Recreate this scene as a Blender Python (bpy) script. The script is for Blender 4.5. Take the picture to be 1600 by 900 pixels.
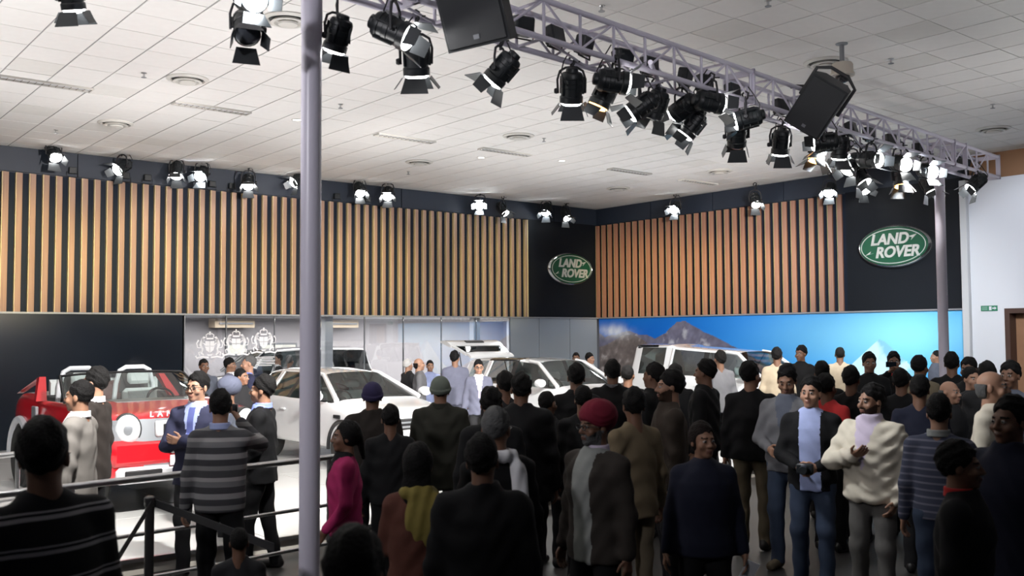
import bpy, bmesh, math, random
import numpy as np
from mathutils import Vector, Matrix, Euler

for _o in list(bpy.data.objects):
    bpy.data.objects.remove(_o)
S = bpy.context.scene
COL = S.collection
random.seed(7)
RNG = np.random.default_rng(7)

# ------------------------------------------------------------------ camera
F, EYE = 1505.0, 2.10
YAW, PITCH, ROLL = math.radians(50.81), math.radians(2.81), math.radians(-0.325)


def _axes():
    cy, sy, cp, sp = math.cos(YAW), math.sin(YAW), math.cos(PITCH), math.sin(PITCH)
    fwd = np.array([cy * cp, sy * cp, sp])
    right = np.array([sy, -cy, 0.0])
    up = np.cross(right, fwd)
    cr, sr = math.cos(ROLL), math.sin(ROLL)
    return cr * right + sr * up, -sr * right + cr * up, fwd


RIGHT, UP, FWD = _axes()
cam_data = bpy.data.cameras.new('camera')
cam_data.sensor_width = 36.0
cam_data.lens = F / 1600 * 36.0
cam_data.clip_start, cam_data.clip_end = 0.05, 200
cam_data.dof.use_dof = True
cam_data.dof.focus_distance = 17.0
cam_data.dof.aperture_fstop = 3.2
cam = bpy.data.objects.new('camera', cam_data)
COL.objects.link(cam)
M = Matrix(((RIGHT[0], UP[0], -FWD[0], 0), (RIGHT[1], UP[1], -FWD[1], 0), (RIGHT[2], UP[2], -FWD[2], EYE), (0, 0, 0, 1)))
cam.matrix_world = M
S.camera = cam


def at(px, py, d):
    """world point seen at a pixel of the photograph, d metres into the hall"""
    return np.array([0, 0, EYE]) + d * (FWD + RIGHT * (px - 800) / F - UP * (py - 450) / F)


def ray(px, py):
    return FWD + RIGHT * (px - 800) / F - UP * (py - 450) / F


def on_y(px, py, Y):
    r = ray(px, py)
    return np.array([0, 0, EYE]) + r * (Y / r[1])


def on_x(px, py, X):
    r = ray(px, py)
    return np.array([0, 0, EYE]) + r * (X / r[0])


def on_z(px, py, Z):
    r = ray(px, py)
    return np.array([0, 0, EYE]) + r * ((Z - EYE) / r[2])


# ------------------------------------------------------------------ world, exposure
W = bpy.data.worlds.new('world')
S.world = W
W.use_nodes = True
W.node_tree.nodes['Background'].inputs[0].default_value = (0.55, 0.6, 0.75, 1)
W.node_tree.nodes['Background'].inputs[1].default_value = 0.05
S.view_settings.view_transform = 'Standard'
S.view_settings.look = 'None'
S.view_settings.exposure = 0.0
S.view_settings.gamma = 1.0
S.view_settings.use_curve_mapping = False
S.cycles.use_denoising = True
S.cycles.max_bounces = 7
S.cycles.diffuse_bounces = 4
S.cycles.glossy_bounces = 3
S.cycles.transmission_bounces = 4
S.cycles.transparent_max_bounces = 8
S.cycles.caustics_reflective = False
S.cycles.caustics_refractive = False
S.cycles.sample_clamp_indirect = 4.0
S.cycles.use_light_tree = True

XW, YW, ZC = 18.24, 18.74, 5.50        # right wall, left wall, ceiling
SLAT0, SLAT1 = 2.565, 5.03             # slat panels
STAGE = 0.15


def look_at(o, target):
    d = Vector(target) - o.location
    o.rotation_euler = d.to_track_quat('-Z', 'Y').to_euler()


def spot(name, loc, target, power, size=50, blend=0.6, color=(1, 0.97, 0.92), radius=0.08):
    l = bpy.data.lights.new(name, 'SPOT')
    l.energy = power
    l.spot_size = math.radians(size)
    l.spot_blend = blend
    l.color = color
    l.shadow_soft_size = radius
    o = bpy.data.objects.new(name, l)
    o.location = tuple(loc)
    COL.objects.link(o)
    look_at(o, target)
    return o


def area(name, loc, target, power, sx, sy, color=(1, 1, 1)):
    l = bpy.data.lights.new(name, 'AREA')
    l.shape = 'RECTANGLE'
    l.size, l.size_y = sx, sy
    l.energy = power
    l.color = color
    o = bpy.data.objects.new(name, l)
    o.location = tuple(loc)
    COL.objects.link(o)
    look_at(o, target)
    return o


# added upward fill spots without fixtures, put in to brighten the ceiling
for x, y, pw in ((0.6, 9.6, 330), (5.0, 9.8, 215), (9.4, 10.2, 150), (13.6, 10.4, 120), (-2.5, 13.6, 240), (1.6, 13.8, 215), (5.8, 13.8, 180), (10.0, 13.8, 165), (14.2, 14.0, 150), (-1.8, 6.4, 300), (2.2, 6.6, 230), (8.0, 2.8, 110), (13.2, 4.4, 150)):
    spot('ceiling_fill_light', (x, y, 2.55), (x, y, 5.5), pw, 148, 1.0, (1.0, 0.985, 0.965), 0.15)
# stage wash from the lighting bridge
for x, tx, ty, pw in ((2.0, 1.0, 11.0, 2100), (3.8, 4.0, 12.0, 2300), (5.4, 7.0, 12.6, 2700), (7.4, 9.6, 13.0, 2800), (9.6, 12.2, 12.8, 2700), (11.8, 15.0, 11.6, 2200)):
    spot('stage_wash_light', (x, 6.0, 4.15), (tx, ty, 0.2), pw, 58, 0.8, (1.0, 0.975, 0.94), 0.12)
# lamps aimed at the slatted walls
for x, tx, pw in ((4.6, 4.4, 4200), (8.0, 8.6, 5000), (10.4, 13.2, 8000)):
    spot('slat_wash_light', (x, 6.3, 4.2), (tx, YW, 3.9), pw, 30, 0.9, (1.0, 0.93, 0.88), 0.1)
spot('slat_wash_light', (11.4, 6.6, 4.2), (XW, 15.2, 3.9), 2600, 36, 0.9, (1.0, 0.88, 0.78), 0.1)
for k in range(8):
    tx = 2.4 + k * 1.75
    spot('slat_wash_light', (tx * 0.62 + 1.6, 6.3, 4.2), (tx, YW, 3.50), (5600, 7200, 6800, 4600, 3600, 5200, 6600, 8000)[k], 14, 1.0, (1.0, 0.82, 0.36), 0.1)
for k in range(4):
    spot('slat_wash_light', (11.4, 6.5, 4.2), (XW, 17.8 - 1.7 * k, 3.50), (3400, 3400, 2800, 1600)[k], 14, 1.0, (1.0, 0.72, 0.26), 0.1)
# picture lights on the mountain print and on the white wall
spot('mural_light', (12.5, 6.8, 4.2), (XW, 13.0, 1.6), 2200, 60, 0.8, (0.95, 0.98, 1.0), 0.1)
spot('mural_light', (12.9, 6.4, 4.2), (XW, 10.2, 1.9), 500, 55, 0.8, (0.95, 0.98, 1.0), 0.1)
spot('white_wall_light', (13.9, 6.0, 4.15), (XW, 6.6, 2.4), 520, 82, 0.5, (0.86, 0.9, 1.0), 0.06)
# unseen spots added to brighten the right-hand crowd, the near pole and the truss
spot('near_fill_light', (4.6, 5.5, 4.2), (7.6, 4.0, 1.2), 480, 44, 0.9, (0.95, 0.97, 1.0), 0.15)
spot('near_fill_light', (6.8, 1.2, 5.3), (11.2, 4.6, 1.2), 600, 36, 0.9, (0.95, 0.97, 1.0), 0.25)
spot('near_fill_light', (-2.5, 3.2, 4.6), (3.0, 5.6, 2.7), 560, 56, 0.9, (0.97, 0.95, 1.0), 0.25)
spot('near_fill_light', (1.0, -2.5, 3.4), (6.5, 5.6, 5.3), 650, 42, 0.7, (0.97, 0.95, 1.0), 0.4)
# one broad area light standing in for downlights in the lounge behind the glass
area('lounge_light', (12.5, 21.0, 2.5), (12.5, 21.0, 0), 520, 10.0, 2.4, (1.0, 0.95, 0.9))
# ------------------------------------------------------------------ materials
MATS = {}


def mat(name, color=(0.8, 0.8, 0.8), rough=0.6, metal=0.0, spec=0.5, emit=None, noise=0.0, nscale=30.0, bump=0.0, coat=0.0):
    if name in MATS:
        return MATS[name]
    m = bpy.data.materials.new(name)
    m.use_nodes = True
    nt = m.node_tree
    b = nt.nodes['Principled BSDF']
    b.inputs['Base Color'].default_value = (*color, 1)
    b.inputs['Roughness'].default_value = rough
    b.inputs['Metallic'].default_value = metal
    b.inputs['Specular IOR Level'].default_value = spec
    b.inputs['Coat Weight'].default_value = coat
    b.inputs['Coat Roughness'].default_value = 0.04
    if emit:
        b.inputs['Emission Color'].default_value = (*emit[0], 1)
        b.inputs['Emission Strength'].default_value = emit[1]
    if noise or bump:
        tc = nt.nodes.new('ShaderNodeTexCoord')
        n = nt.nodes.new('ShaderNodeTexNoise')
        n.inputs['Scale'].default_value = nscale
        n.inputs['Detail'].default_value = 3
        nt.links.new(tc.outputs['Object'], n.inputs['Vector'])
        if noise:
            mx = nt.nodes.new('ShaderNodeMix')
            mx.data_type = 'RGBA'
            mx.inputs['A'].default_value = (*[c * (1 - noise) for c in color], 1)
            mx.inputs['B'].default_value = (*[min(1, c * (1 + noise)) for c in color], 1)
            nt.links.new(n.outputs['Fac'], mx.inputs['Factor'])
            nt.links.new(mx.outputs['Result'], b.inputs['Base Color'])
        if bump:
            bp = nt.nodes.new('ShaderNodeBump')
            bp.inputs['Strength'].default_value = bump
            bp.inputs['Distance'].default_value = 0.01
            nt.links.new(n.outputs['Fac'], bp.inputs['Height'])
            nt.links.new(bp.outputs['Normal'], b.inputs['Normal'])
    MATS[name] = m
    return m


def glass(name, tint=(0.9, 0.95, 0.95), gloss=0.12, rough=0.02):
    """thin pane: mostly clear, with a fresnel reflection"""
    if name in MATS:
        return MATS[name]
    m = bpy.data.materials.new(name)
    m.use_nodes = True
    nt = m.node_tree
    nt.nodes.clear()
    out = nt.nodes.new('ShaderNodeOutputMaterial')
    tr = nt.nodes.new('ShaderNodeBsdfTransparent')
    tr.inputs[0].default_value = (*tint, 1)
    gl = nt.nodes.new('ShaderNodeBsdfGlossy')
    gl.inputs['Roughness'].default_value = rough
    lw = nt.nodes.new('ShaderNodeLayerWeight')
    lw.inputs[0].default_value = 0.35
    ma = nt.nodes.new('ShaderNodeMath')
    ma.operation = 'MULTIPLY_ADD'
    ma.inputs[1].default_value = 0.8
    ma.inputs[2].default_value = gloss
    mx = nt.nodes.new('ShaderNodeMixShader')
    nt.links.new(lw.outputs['Fresnel'], ma.inputs[0])
    nt.links.new(ma.outputs[0], mx.inputs[0])
    nt.links.new(tr.outputs[0], mx.inputs[1])
    nt.links.new(gl.outputs[0], mx.inputs[2])
    nt.links.new(mx.outputs[0], out.inputs[0])
    MATS[name] = m
    return m


# ------------------------------------------------------------------ mesh helpers
class MB:
    """collects boxes, tubes and lathes for ONE mesh"""

    def __init__(self):
        self.v, self.f, self.m, self.n = [], [], [], 0

    def add(self, v, f, mi=0):
        v = np.asarray(v, float).reshape(-1, 3)
        self.v.append(v)
        for q in f:
            self.f.append(tuple(int(i) + self.n for i in q))
            self.m.append(mi)
        self.n += len(v)
        return self

    def box(self, lo, hi, mi=0, M=None):
        x0, y0, z0 = lo
        x1, y1, z1 = hi
        v = np.array([(x0, y0, z0), (x1, y0, z0), (x1, y1, z0), (x0, y1, z0), (x0, y0, z1), (x1, y0, z1), (x1, y1, z1), (x0, y1, z1)], float)
        if M is not None:
            v = np.array([(M @ Vector(p))[:] for p in v])
        return self.add(v, [(0, 3, 2, 1), (4, 5, 6, 7), (0, 1, 5, 4), (1, 2, 6, 5), (2, 3, 7, 6), (3, 0, 4, 7)], mi)

    def bbox(self, lo, hi, b=0.01, mi=0):
        """box with bevelled edges along z and at the ends"""
        (x0, y0, z0), (x1, y1, z1) = lo, hi
        ring = lambda i, z: [(x0 + i, y0 + b, z), (x0 + b, y0 + i, z), (x1 - b, y0 + i, z), (x1 - i, y0 + b, z),
                             (x1 - i, y1 - b, z), (x1 - b, y1 - i, z), (x0 + b, y1 - i, z), (x0 + i, y1 - b, z)]
        rs = [ring(b * .9, z0), ring(0, z0 + b), ring(0, z1 - b), ring(b * .9, z1)]
        return self.loft(rs, mi, True)

    def loft(self, rings, mi=0, caps=True, closed=True):
        n = len(rings[0])
        v = [p for r in rings for p in r]
        f = []
        for i in range(len(rings) - 1):
            for j in range(n if closed else n - 1):
                k = (j + 1) % n
                f.append((i * n + j, i * n + k, (i + 1) * n + k, (i + 1) * n + j))
        if caps:
            f.append(tuple(range(n - 1, -1, -1)))
            f.append(tuple((len(rings) - 1) * n + j for j in range(n)))
        return self.add(v, f, mi)

    def tube(self, pts, r, n=8, mi=0, caps=True):
        pts = [Vector(p) for p in pts]
        rr = r if hasattr(r, '__len__') else [r] * len(pts)
        rings = []
        up = None
        for i, p in enumerate(pts):
            t = (pts[min(i + 1, len(pts) - 1)] - pts[max(i - 1, 0)]).normalized()
            if up is None:
                up = Vector((0, 0, 1)) if abs(t.z) < 0.9 else Vector((1, 0, 0))
            a = t.cross(up).normalized()
            b = a.cross(t).normalized()
            up = b
            rings.append([tuple(p + rr[i] * (math.cos(2 * math.pi * k / n) * a + math.sin(2 * math.pi * k / n) * b)) for k in range(n)])
        return self.loft([r_[::-1] for r_ in rings], mi, caps)

    def lathe(self, prof, n=16, mi=0, axis='z', origin=(0, 0, 0), caps=True):
        rings = []
        for r, z in prof:
            ring = []
            for k in range(n):
                c, s = math.cos(2 * math.pi * k / n) * r, math.sin(2 * math.pi * k / n) * r
                p = (c, s, z) if axis == 'z' else ((z, c, s) if axis == 'x' else (s, z, c))
                ring.append((p[0] + origin[0], p[1] + origin[1], p[2] + origin[2]))
            rings.append(ring)
        return self.loft(rings, mi, caps)

    def prism(self, poly, y0, y1, mi=0, plane='xz'):
        """polygon extruded: plane xz -> along y, xy -> along z, yz -> along x"""
        def P(a, b, c):
            return (a, c, b) if plane == 'xz' else ((a, b, c) if plane == 'xy' else (c, a, b))
        return self.loft([[P(a, b, y0) for a, b in poly], [P(a, b, y1) for a, b in poly]], mi, True)

    def mesh(self, name, mats, smooth=None):
        v = np.concatenate(self.v) if self.v else np.zeros((0, 3))
        return make_mesh(name, v, self.f, mats, self.m, smooth)

    def obj(self, name, mats, parent=None, smooth=None, M=None):
        return link(name, self.mesh(name, mats, smooth), parent, M)


def make_mesh(name, v, f, mats, mi=None, smooth=None):
    me = bpy.data.meshes.new(name)
    me.from_pydata([tuple(p) for p in v], [], f)
    for m in (mats if isinstance(mats, (list, tuple)) else [mats]):
        me.materials.append(m)
    if mi is not None and len(me.materials) > 1:
        me.polygons.foreach_set('material_index', np.asarray(mi, np.int32))
    bm = bmesh.new()
    bm.from_mesh(me)
    bmesh.ops.recalc_face_normals(bm, faces=bm.faces)
    bm.to_mesh(me)
    bm.free()
    if smooth is not None:
        me.polygons.foreach_set('use_smooth', [True] * len(me.polygons))
        if smooth > 0:
            me.set_sharp_from_angle(angle=math.radians(smooth))
    me.update()
    return me


def link(name, data, parent=None, M=None):
    o = bpy.data.objects.new(name, data)
    COL.objects.link(o)
    if parent is not None:
        o.parent = parent
    if M is not None:
        o.matrix_basis = M
    return o


def tag(o, label=None, cat=None, group=None, kind=None):
    if label:
        o['label'] = label
    if cat:
        o['category'] = cat
    if group:
        o['group'] = group
    if kind:
        o['kind'] = kind
    return o


def empty(name, loc=(0, 0, 0), rz=0.0, label=None, cat=None, group=None):
    o = bpy.data.objects.new(name, None)
    o.empty_display_size = 0.1
    COL.objects.link(o)
    o.location = tuple(float(c) for c in loc)
    o.rotation_euler = (0, 0, rz)
    return tag(o, label, cat, group)


def copy_tree(o, parent=None):
    c = o.copy()
    COL.objects.link(c)
    if parent is not None:
        c.parent = parent
    for ch in KIDS.get(o.name, []) or [x for x in o.children]:
        copy_tree(ch, c)
    return c


KIDS = {}
_RODS = {}


def rod(name, p, q, r, m, parent=None, n=10):
    """round bar between two points; all bars of a material share one mesh"""
    key = (m.name, n)
    if key not in _RODS:
        _RODS[key] = MB().lathe([(1, 0), (1, 1)], n).mesh('bar', [m], 40)
    p, q = Vector(p), Vector(q)
    d = q - p
    Mx = Matrix.Translation(p) @ d.to_track_quat('Z', 'Y').to_matrix().to_4x4() @ Matrix.Diagonal((r, r, d.length, 1))
    return link(name, _RODS[key], parent, Mx)


def structure(name, mb, mats, parent=None, smooth=None):
    o = mb.obj(name, mats, parent, smooth)
    o['kind'] = 'structure'
    return o


def text_obj(name, s, size, depth, m, parent=None, M=None, shear=0.0, bold=0.0, space=1.0, align='CENTER'):
    cu = bpy.data.curves.new(name, 'FONT')
    cu.body = s
    cu.size = size
    cu.extrude = depth
    cu.shear = shear
    cu.offset = bold
    cu.space_character = space
    cu.align_x = align
    cu.align_y = 'CENTER'
    o = bpy.data.objects.new(name, cu)
    COL.objects.link(o)
    dg = bpy.context.evaluated_depsgraph_get()
    me = bpy.data.meshes.new_from_object(o.evaluated_get(dg))
    bpy.data.objects.remove(o)
    bpy.data.curves.remove(cu)
    me.materials.clear()
    me.materials.append(m)
    # every character becomes a part of its own
    bm = bmesh.new()
    bm.from_mesh(me)
    todo = set(bm.verts)
    out = []
    while todo:
        stack = [todo.pop()]
        isl = []
        while stack:
            v = stack.pop()
            isl.append(v)
            for ed in v.link_edges:
                w = ed.other_vert(v)
                if w in todo:
                    todo.remove(w)
                    stack.append(w)
        ix = {v: k for k, v in enumerate(isl)}
        fs = {f for v in isl for f in v.link_faces}
        lm = bpy.data.meshes.new(name)
        lm.from_pydata([tuple(v.co) for v in isl], [], [[ix[v] for v in f.verts] for f in fs])
        lm.materials.append(m)
        out.append(link(name, lm, parent, M))
    bm.free()
    bpy.data.meshes.remove(me)
    return out
# ------------------------------------------------------------------ setting
m_ceil = mat('ceiling_tile_white', (0.80, 0.79, 0.78), 0.9, noise=0.04, nscale=9)
m_ceil2 = mat('ceiling_tile_grey', (0.73, 0.72, 0.70), 0.9, noise=0.05, nscale=9)
m_grid = mat('ceiling_grid', (0.30, 0.30, 0.30), 0.7)
m_dark = mat('wall_dark', (0.013, 0.021, 0.038), 0.55, noise=0.15, nscale=2)
m_black = mat('black_gloss', (0.006, 0.010, 0.017), 0.22, spec=0.3)
m_backing = mat('slat_backing', (0.007, 0.012, 0.024), 0.7, spec=0.2)
m_white = mat('white_paint', (0.80, 0.82, 0.86), 0.6)
m_steel = mat('brushed_steel', (0.55, 0.55, 0.56), 0.28, 1.0)
m_frame = mat('frame_grey', (0.22, 0.23, 0.25), 0.4)


def wood_mat(name, a, b):
    m = mat(name, a, 0.55)
    nt = m.node_tree
    bs = nt.nodes['Principled BSDF']
    tc = nt.nodes.new('ShaderNodeTexCoord')
    oi = nt.nodes.new('ShaderNodeObjectInfo')
    mp = nt.nodes.new('ShaderNodeMapping')
    mp.inputs['Scale'].default_value = (40, 40, 1.2)
    ad = nt.nodes.new('ShaderNodeVectorMath')
    ad.operation = 'ADD'
    sc = nt.nodes.new('ShaderNodeVectorMath')
    sc.operation = 'SCALE'
    sc.inputs['Scale'].default_value = 30
    n = nt.nodes.new('ShaderNodeTexNoise')
    n.inputs['Scale'].default_value = 1.0
    n.inputs['Detail'].default_value = 5
    mx = nt.nodes.new('ShaderNodeMix')
    mx.data_type = 'RGBA'
    mx.inputs['A'].default_value = (*a, 1)
    mx.inputs['B'].default_value = (*b, 1)
    nt.links.new(tc.outputs['Object'], mp.inputs['Vector'])
    nt.links.new(oi.outputs['Random'], sc.inputs[0])
    nt.links.new(mp.outputs[0], ad.inputs[0])
    nt.links.new(sc.outputs[0], ad.inputs[1])
    nt.links.new(ad.outputs[0], n.inputs['Vector'])
    nt.links.new(n.outputs['Fac'], mx.inputs['Factor'])
    nt.links.new(mx.outputs['Result'], bs.inputs['Base Color'])
    return m


m_wood = wood_mat('slat_wood', (0.24, 0.145, 0.105), (0.42, 0.27, 0.195))
m_wood2 = wood_mat('slat_wood_red', (0.15, 0.066, 0.043), (0.28, 0.125, 0.072))
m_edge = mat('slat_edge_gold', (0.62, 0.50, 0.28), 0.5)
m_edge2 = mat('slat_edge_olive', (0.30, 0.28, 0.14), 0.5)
m_brown = mat('brown_wall', (0.40, 0.22, 0.12), 0.7, noise=0.1, nscale=2)

X0, X1, Y0 = -8.0, XW + 2.4, -6.0
# floor
m_floor = mat('hall_floor', (0.045, 0.043, 0.042), 0.4, noise=0.12, nscale=1.5)
structure('floor', MB().box((X0, Y0, -0.1), (XW + 2.4, YW + 5, 0)), m_floor)
# stage: a low glossy platform with a steel lip, its edge parallel to the slatted wall
m_stage = mat('stage_top', (0.80, 0.80, 0.78), 0.12, spec=0.6, noise=0.03, nscale=1)
m_riser = mat('stage_riser', (0.66, 0.62, 0.55), 0.45)
stage = structure('stage_floor', MB().box((X0, 8.80, 0.001), (XW - 0.3, YW - 0.05, STAGE - 0.012)), m_riser)
mb = MB()
for i in range(13):
    for j in range(5):
        a = X0 + i * 2.02
        mb_ = MB().box((a + 0.006, 8.78 + j * 1.99 + 0.006, STAGE - 0.012), (min(a + 2.014, XW - 0.3), 8.78 + j * 1.99 + 1.984, STAGE))
        o = mb_.obj('stage_panel', m_stage, stage)
structure('trim_1', MB().box((X0, 8.75, STAGE - 0.03), (XW - 0.3, 8.785, STAGE + 0.004)), m_steel)
# ceiling: dark grid with proud tiles
TX, TY = 0.5705, 0.632
ceiling = structure('ceiling', MB().box((X0, Y0, ZC + 0.008), (X1, YW + 0.4, ZC + 0.2)), m_grid)
tx0 = 2.635 - 19 * TX
ty0 = 11.46 - 28 * TY
tile_me = [MB().box((-TX / 2 + 0.009, -TY / 2 + 0.005, 0), (TX / 2 - 0.009, TY / 2 - 0.005, 0.010)).mesh('ceiling_tile', [m_ceil]),
           MB().box((-TX / 2 + 0.009, -TY / 2 + 0.005, 0), (TX / 2 - 0.009, TY / 2 - 0.005, 0.010)).mesh('ceiling_tile', [m_ceil2])]
RM = np.array([RIGHT, UP, FWD])


def proj(p):
    q = RM @ (np.asarray(p, float) - [0, 0, EYE])
    return 800 + F * q[0] / q[2], 450 - F * q[1] / q[2], q[2]


tiles = []
for i in range(60):
    for j in range(60):
        cx, cy = tx0 + (i + 0.5) * TX, ty0 + (j + 0.5) * TY
        if cx > X1 or cy > YW + 0.1 or cy < Y0:
            continue
        x, y, d = proj((cx, cy, ZC))
        seen = d > 0.5 and -60 < x < 1660 and -60 < y < 560
        tiles.append((d if seen else 999 + abs(d), cx, cy, seen))
tiles.sort()
hidden = MB()
for k, (d, cx, cy, seen) in enumerate(tiles):
    grey = (round(cx * 7) * 31 + round(cy * 5) * 17) % 23 == 0
    if seen and k < 300:
        link('ceiling_tile', tile_me[1 if grey else 0], ceiling, Matrix.Translation((cx, cy, ZC + random.uniform(-0.0015, 0.0015))))
    else:
        hidden.box((cx - TX / 2 + 0.009, cy - TY / 2 + 0.005, ZC), (cx + TX / 2 - 0.009, cy + TY / 2 - 0.005, ZC + 0.010), 1 if grey else 0)
o = hidden.obj('ceiling_tile_field', [m_ceil, m_ceil2], ceiling)
o['kind'] = 'stuff'

# left wall: dark band, slat panel, black gloss base, glazed lounge
wl = structure('wall_left', MB().box((X0, YW + 0.02, SLAT0), (XW + 0.3, YW + 0.25, ZC)), m_dark)
for k in range(11):
    x = X0 + 1.2 + k * 2.35
    MB().box((x, YW - 0.02, SLAT1 + 0.03), (x + 2.33, YW + 0.02, ZC - 0.01)).obj('wall_panel', m_dark, wl)
# shallow dark frames on the band above the slats
for a, b in ((152, 158), (172, 238), (290, 360), (500, 520), (702, 722)):
    pass
MB().box((X0, YW - 0.03, SLAT0), (15.72, YW + 0.02, SLAT1)).obj('slat_backing', m_backing, wl)
LW = 0.2213


def slat_mesh(axis, m1, m2):
    """vertical batten: wedge section, wide wooden face and a thin bright left edge"""
    h = SLAT1 - SLAT0
    mb = MB()
    w, t = (0.118 if axis == 'x' else 0.096), 0.075
    poly = [(0.012, 0), (0.012, -t), (0.02, -t - 0.006), (w - 0.01, -t * 0.62), (w, -t * 0.5), (w, 0)]
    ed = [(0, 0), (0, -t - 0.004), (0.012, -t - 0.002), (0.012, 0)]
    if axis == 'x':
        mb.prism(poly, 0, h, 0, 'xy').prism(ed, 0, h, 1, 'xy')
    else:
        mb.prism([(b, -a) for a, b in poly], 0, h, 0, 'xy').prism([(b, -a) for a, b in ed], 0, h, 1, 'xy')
    return mb.mesh('slat', [m1, m2])


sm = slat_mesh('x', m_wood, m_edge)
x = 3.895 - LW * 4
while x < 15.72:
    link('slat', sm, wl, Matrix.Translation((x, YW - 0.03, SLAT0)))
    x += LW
structure('trim_2', MB().box((X0, YW - 0.14, SLAT0 - 0.035), (XW - 0.02, YW + 0.02, SLAT0 - 0.002)), m_frame)
structure('wall_left_base', MB().box((X0, YW - 0.10, 0), (6.93, YW + 0.25, SLAT0 - 0.03)), m_black)
# logo bay of the left wall
MB().box((15.74, YW - 0.035, SLAT0), (XW - 0.01, YW + 0.02, SLAT1 + 0.03)).obj('logo_panel', mat('logo_panel_black', (0.005, 0.007, 0.011), 0.6, spec=0.25), wl)
MB().box((15.70, YW - 0.10, SLAT0), (15.735, YW + 0.02, SLAT1)).obj('end_trim', m_edge, wl)

# right wall
wr = structure('wall_right', MB().box((XW + 0.02, 8.72, 0), (XW + 0.25, YW + 0.25, ZC)), m_dark)
for k in range(5):
    y = 8.74 + k * 2.0
    MB().box((XW - 0.02, y, SLAT1 + 0.03), (XW + 0.02, y + 1.985, ZC - 0.01)).obj('wall_panel', m_dark, wr)
MB().box((XW - 0.03, 11.2, SLAT0), (XW + 0.02, YW - 0.1, SLAT1)).obj('slat_backing', m_backing, wr)
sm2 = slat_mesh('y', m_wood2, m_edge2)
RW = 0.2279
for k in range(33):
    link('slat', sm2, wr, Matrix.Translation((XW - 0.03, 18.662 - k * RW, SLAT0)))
MB().box((XW - 0.035, 8.74, SLAT0), (XW + 0.02, 11.2, SLAT1 + 0.03)).obj('logo_panel', mat('logo_panel_black', (0.005, 0.007, 0.011), 0.6, spec=0.25), wr)
structure('trim_3', MB().box((XW - 0.10, 8.74, SLAT0 - 0.035), (XW + 0.02, YW - 0.15, SLAT0 - 0.002)), m_frame)
# white partition, pilaster, doorway and the brown wall above
structure('wall_front', MB().box((XW - 0.05, 7.98, 0), (XW + 0.25, 8.72, 4.97)).box((XW - 0.05, Y0, 2.50), (XW + 0.25, 7.98, 4.97))
          .box((XW - 0.05, Y0, 0), (XW + 0.25, 6.9, 2.5)), m_white)
structure('trim_4', MB().bbox((XW - 0.16, 8.60, 0), (XW + 0.02, 8.73, 4.985), 0.01), mat('pilaster_grey', (0.62, 0.63, 0.64), 0.5))
structure('wall_right_upper', MB().box((XW + 0.26, Y0, 4.6), (XW + 0.5, 8.72, ZC)), m_brown)
dr = structure('door_1', MB().box((XW - 0.08, 7.90, 0), (XW + 0.26, 7.99, 2.54)).box((XW - 0.08, 6.86, 0), (XW + 0.26, 6.95, 2.54))
               .box((XW - 0.08, 6.95, 2.45), (XW + 0.26, 7.90, 2.54)), mat('door_frame_dark', (0.07, 0.035, 0.025), 0.5))
MB().box((XW + 0.18, 6.95, 0.01), (XW + 0.24, 7.90, 2.45)).obj('door_leaf', mat('door_wood', (0.36, 0.19, 0.10), 0.5, noise=0.2, nscale=5), dr)

# mountain photograph printed along the lower right wall (flat print, colours per vertex)
YA, YB, MZ = YW - 0.12, 8.74, SLAT0 - 0.03
nu, nv = 420, 130
uu, vv = np.meshgrid(np.linspace(0, 1, nu), np.linspace(0, 1, nv), indexing='ij')
yy = YA + (YB - YA) * uu
zz = 0.0 + MZ * vv


def ridge(pts):
    c = np.array([on_x(px, py, XW)[1:] for px, py in pts])
    o_ = np.argsort(-c[:, 0])
    return np.interp(-yy, -c[o_, 0], c[o_, 1])


def fbm(a, b, seed, octs=5):
    r = np.random.default_rng(seed)
    out = np.zeros_like(a)
    amp = 1.0
    f = 1.0
    for _ in range(octs):
        g = r.random((90, 90))
        i, j = np.floor(a * f).astype(int), np.floor(b * f).astype(int)
        s, t = a * f - i, b * f - j
        s, t = s * s * (3 - 2 * s), t * t * (3 - 2 * t)
        G = lambda p, q: g[p % 90, q % 90]
        out += amp * ((G(i, j) * (1 - s) + G(i + 1, j) * s) * (1 - t) + (G(i, j + 1) * (1 - s) + G(i + 1, j + 1) * s) * t)
        amp *= 0.5
        f *= 2
    return out / 1.94


n1 = fbm(yy * 1.6, zz * 1.6, 1)
n2 = fbm(yy * 3.1 + zz * 1.2, zz * 2.2 - yy, 2)
peak = ridge([(931, 516), (947, 527), (965, 524), (974, 519), (987, 518), (1000, 525), (1012, 523), (1025, 531), (1042, 521), (1059, 504),
              (1072, 503), (1095, 514), (1120, 525), (1132, 531), (1150, 541), (1180, 560), (1240, 590), (1300, 620), (1507, 640)])
front = ridge([(931, 545), (950, 540), (975, 524), (990, 523), (1005, 530), (1025, 545), (1060, 560), (1100, 575), (1507, 640)])
snow = ridge([(931, 640), (1200, 640), (1290, 600), (1320, 580), (1345, 558), (1368, 537), (1376, 530), (1386, 536), (1405, 553), (1430, 575), (1460, 600), (1507, 620)])
jit = (n1 - 0.5) * 0.16
sky_t = np.clip(uu * 1.25 - vv * 0.55 + 0.25, 0, 1)[..., None]
halo = np.exp(-(((yy - on_x(1400, 540, XW)[1]) / 2.6) ** 2 + ((zz - 2.05) / 0.75) ** 2))[..., None]
rgb = (1 - sky_t) * np.array([0.008, 0.13, 0.58]) + sky_t * np.array([0.02, 0.32, 0.80])
rgb = rgb * (1 - 0.75 * halo) + np.array([0.32, 0.78, 0.95]) * 0.75 * halo
m_s = (zz < snow + jit * 0.5)
sn = np.clip((n2 - 0.42) * 5, 0, 1)[..., None]
rgb = np.where(m_s[..., None], sn * np.array([0.55, 0.82, 0.95]) + (1 - sn) * np.array([0.22, 0.52, 0.74]), rgb)
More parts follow.
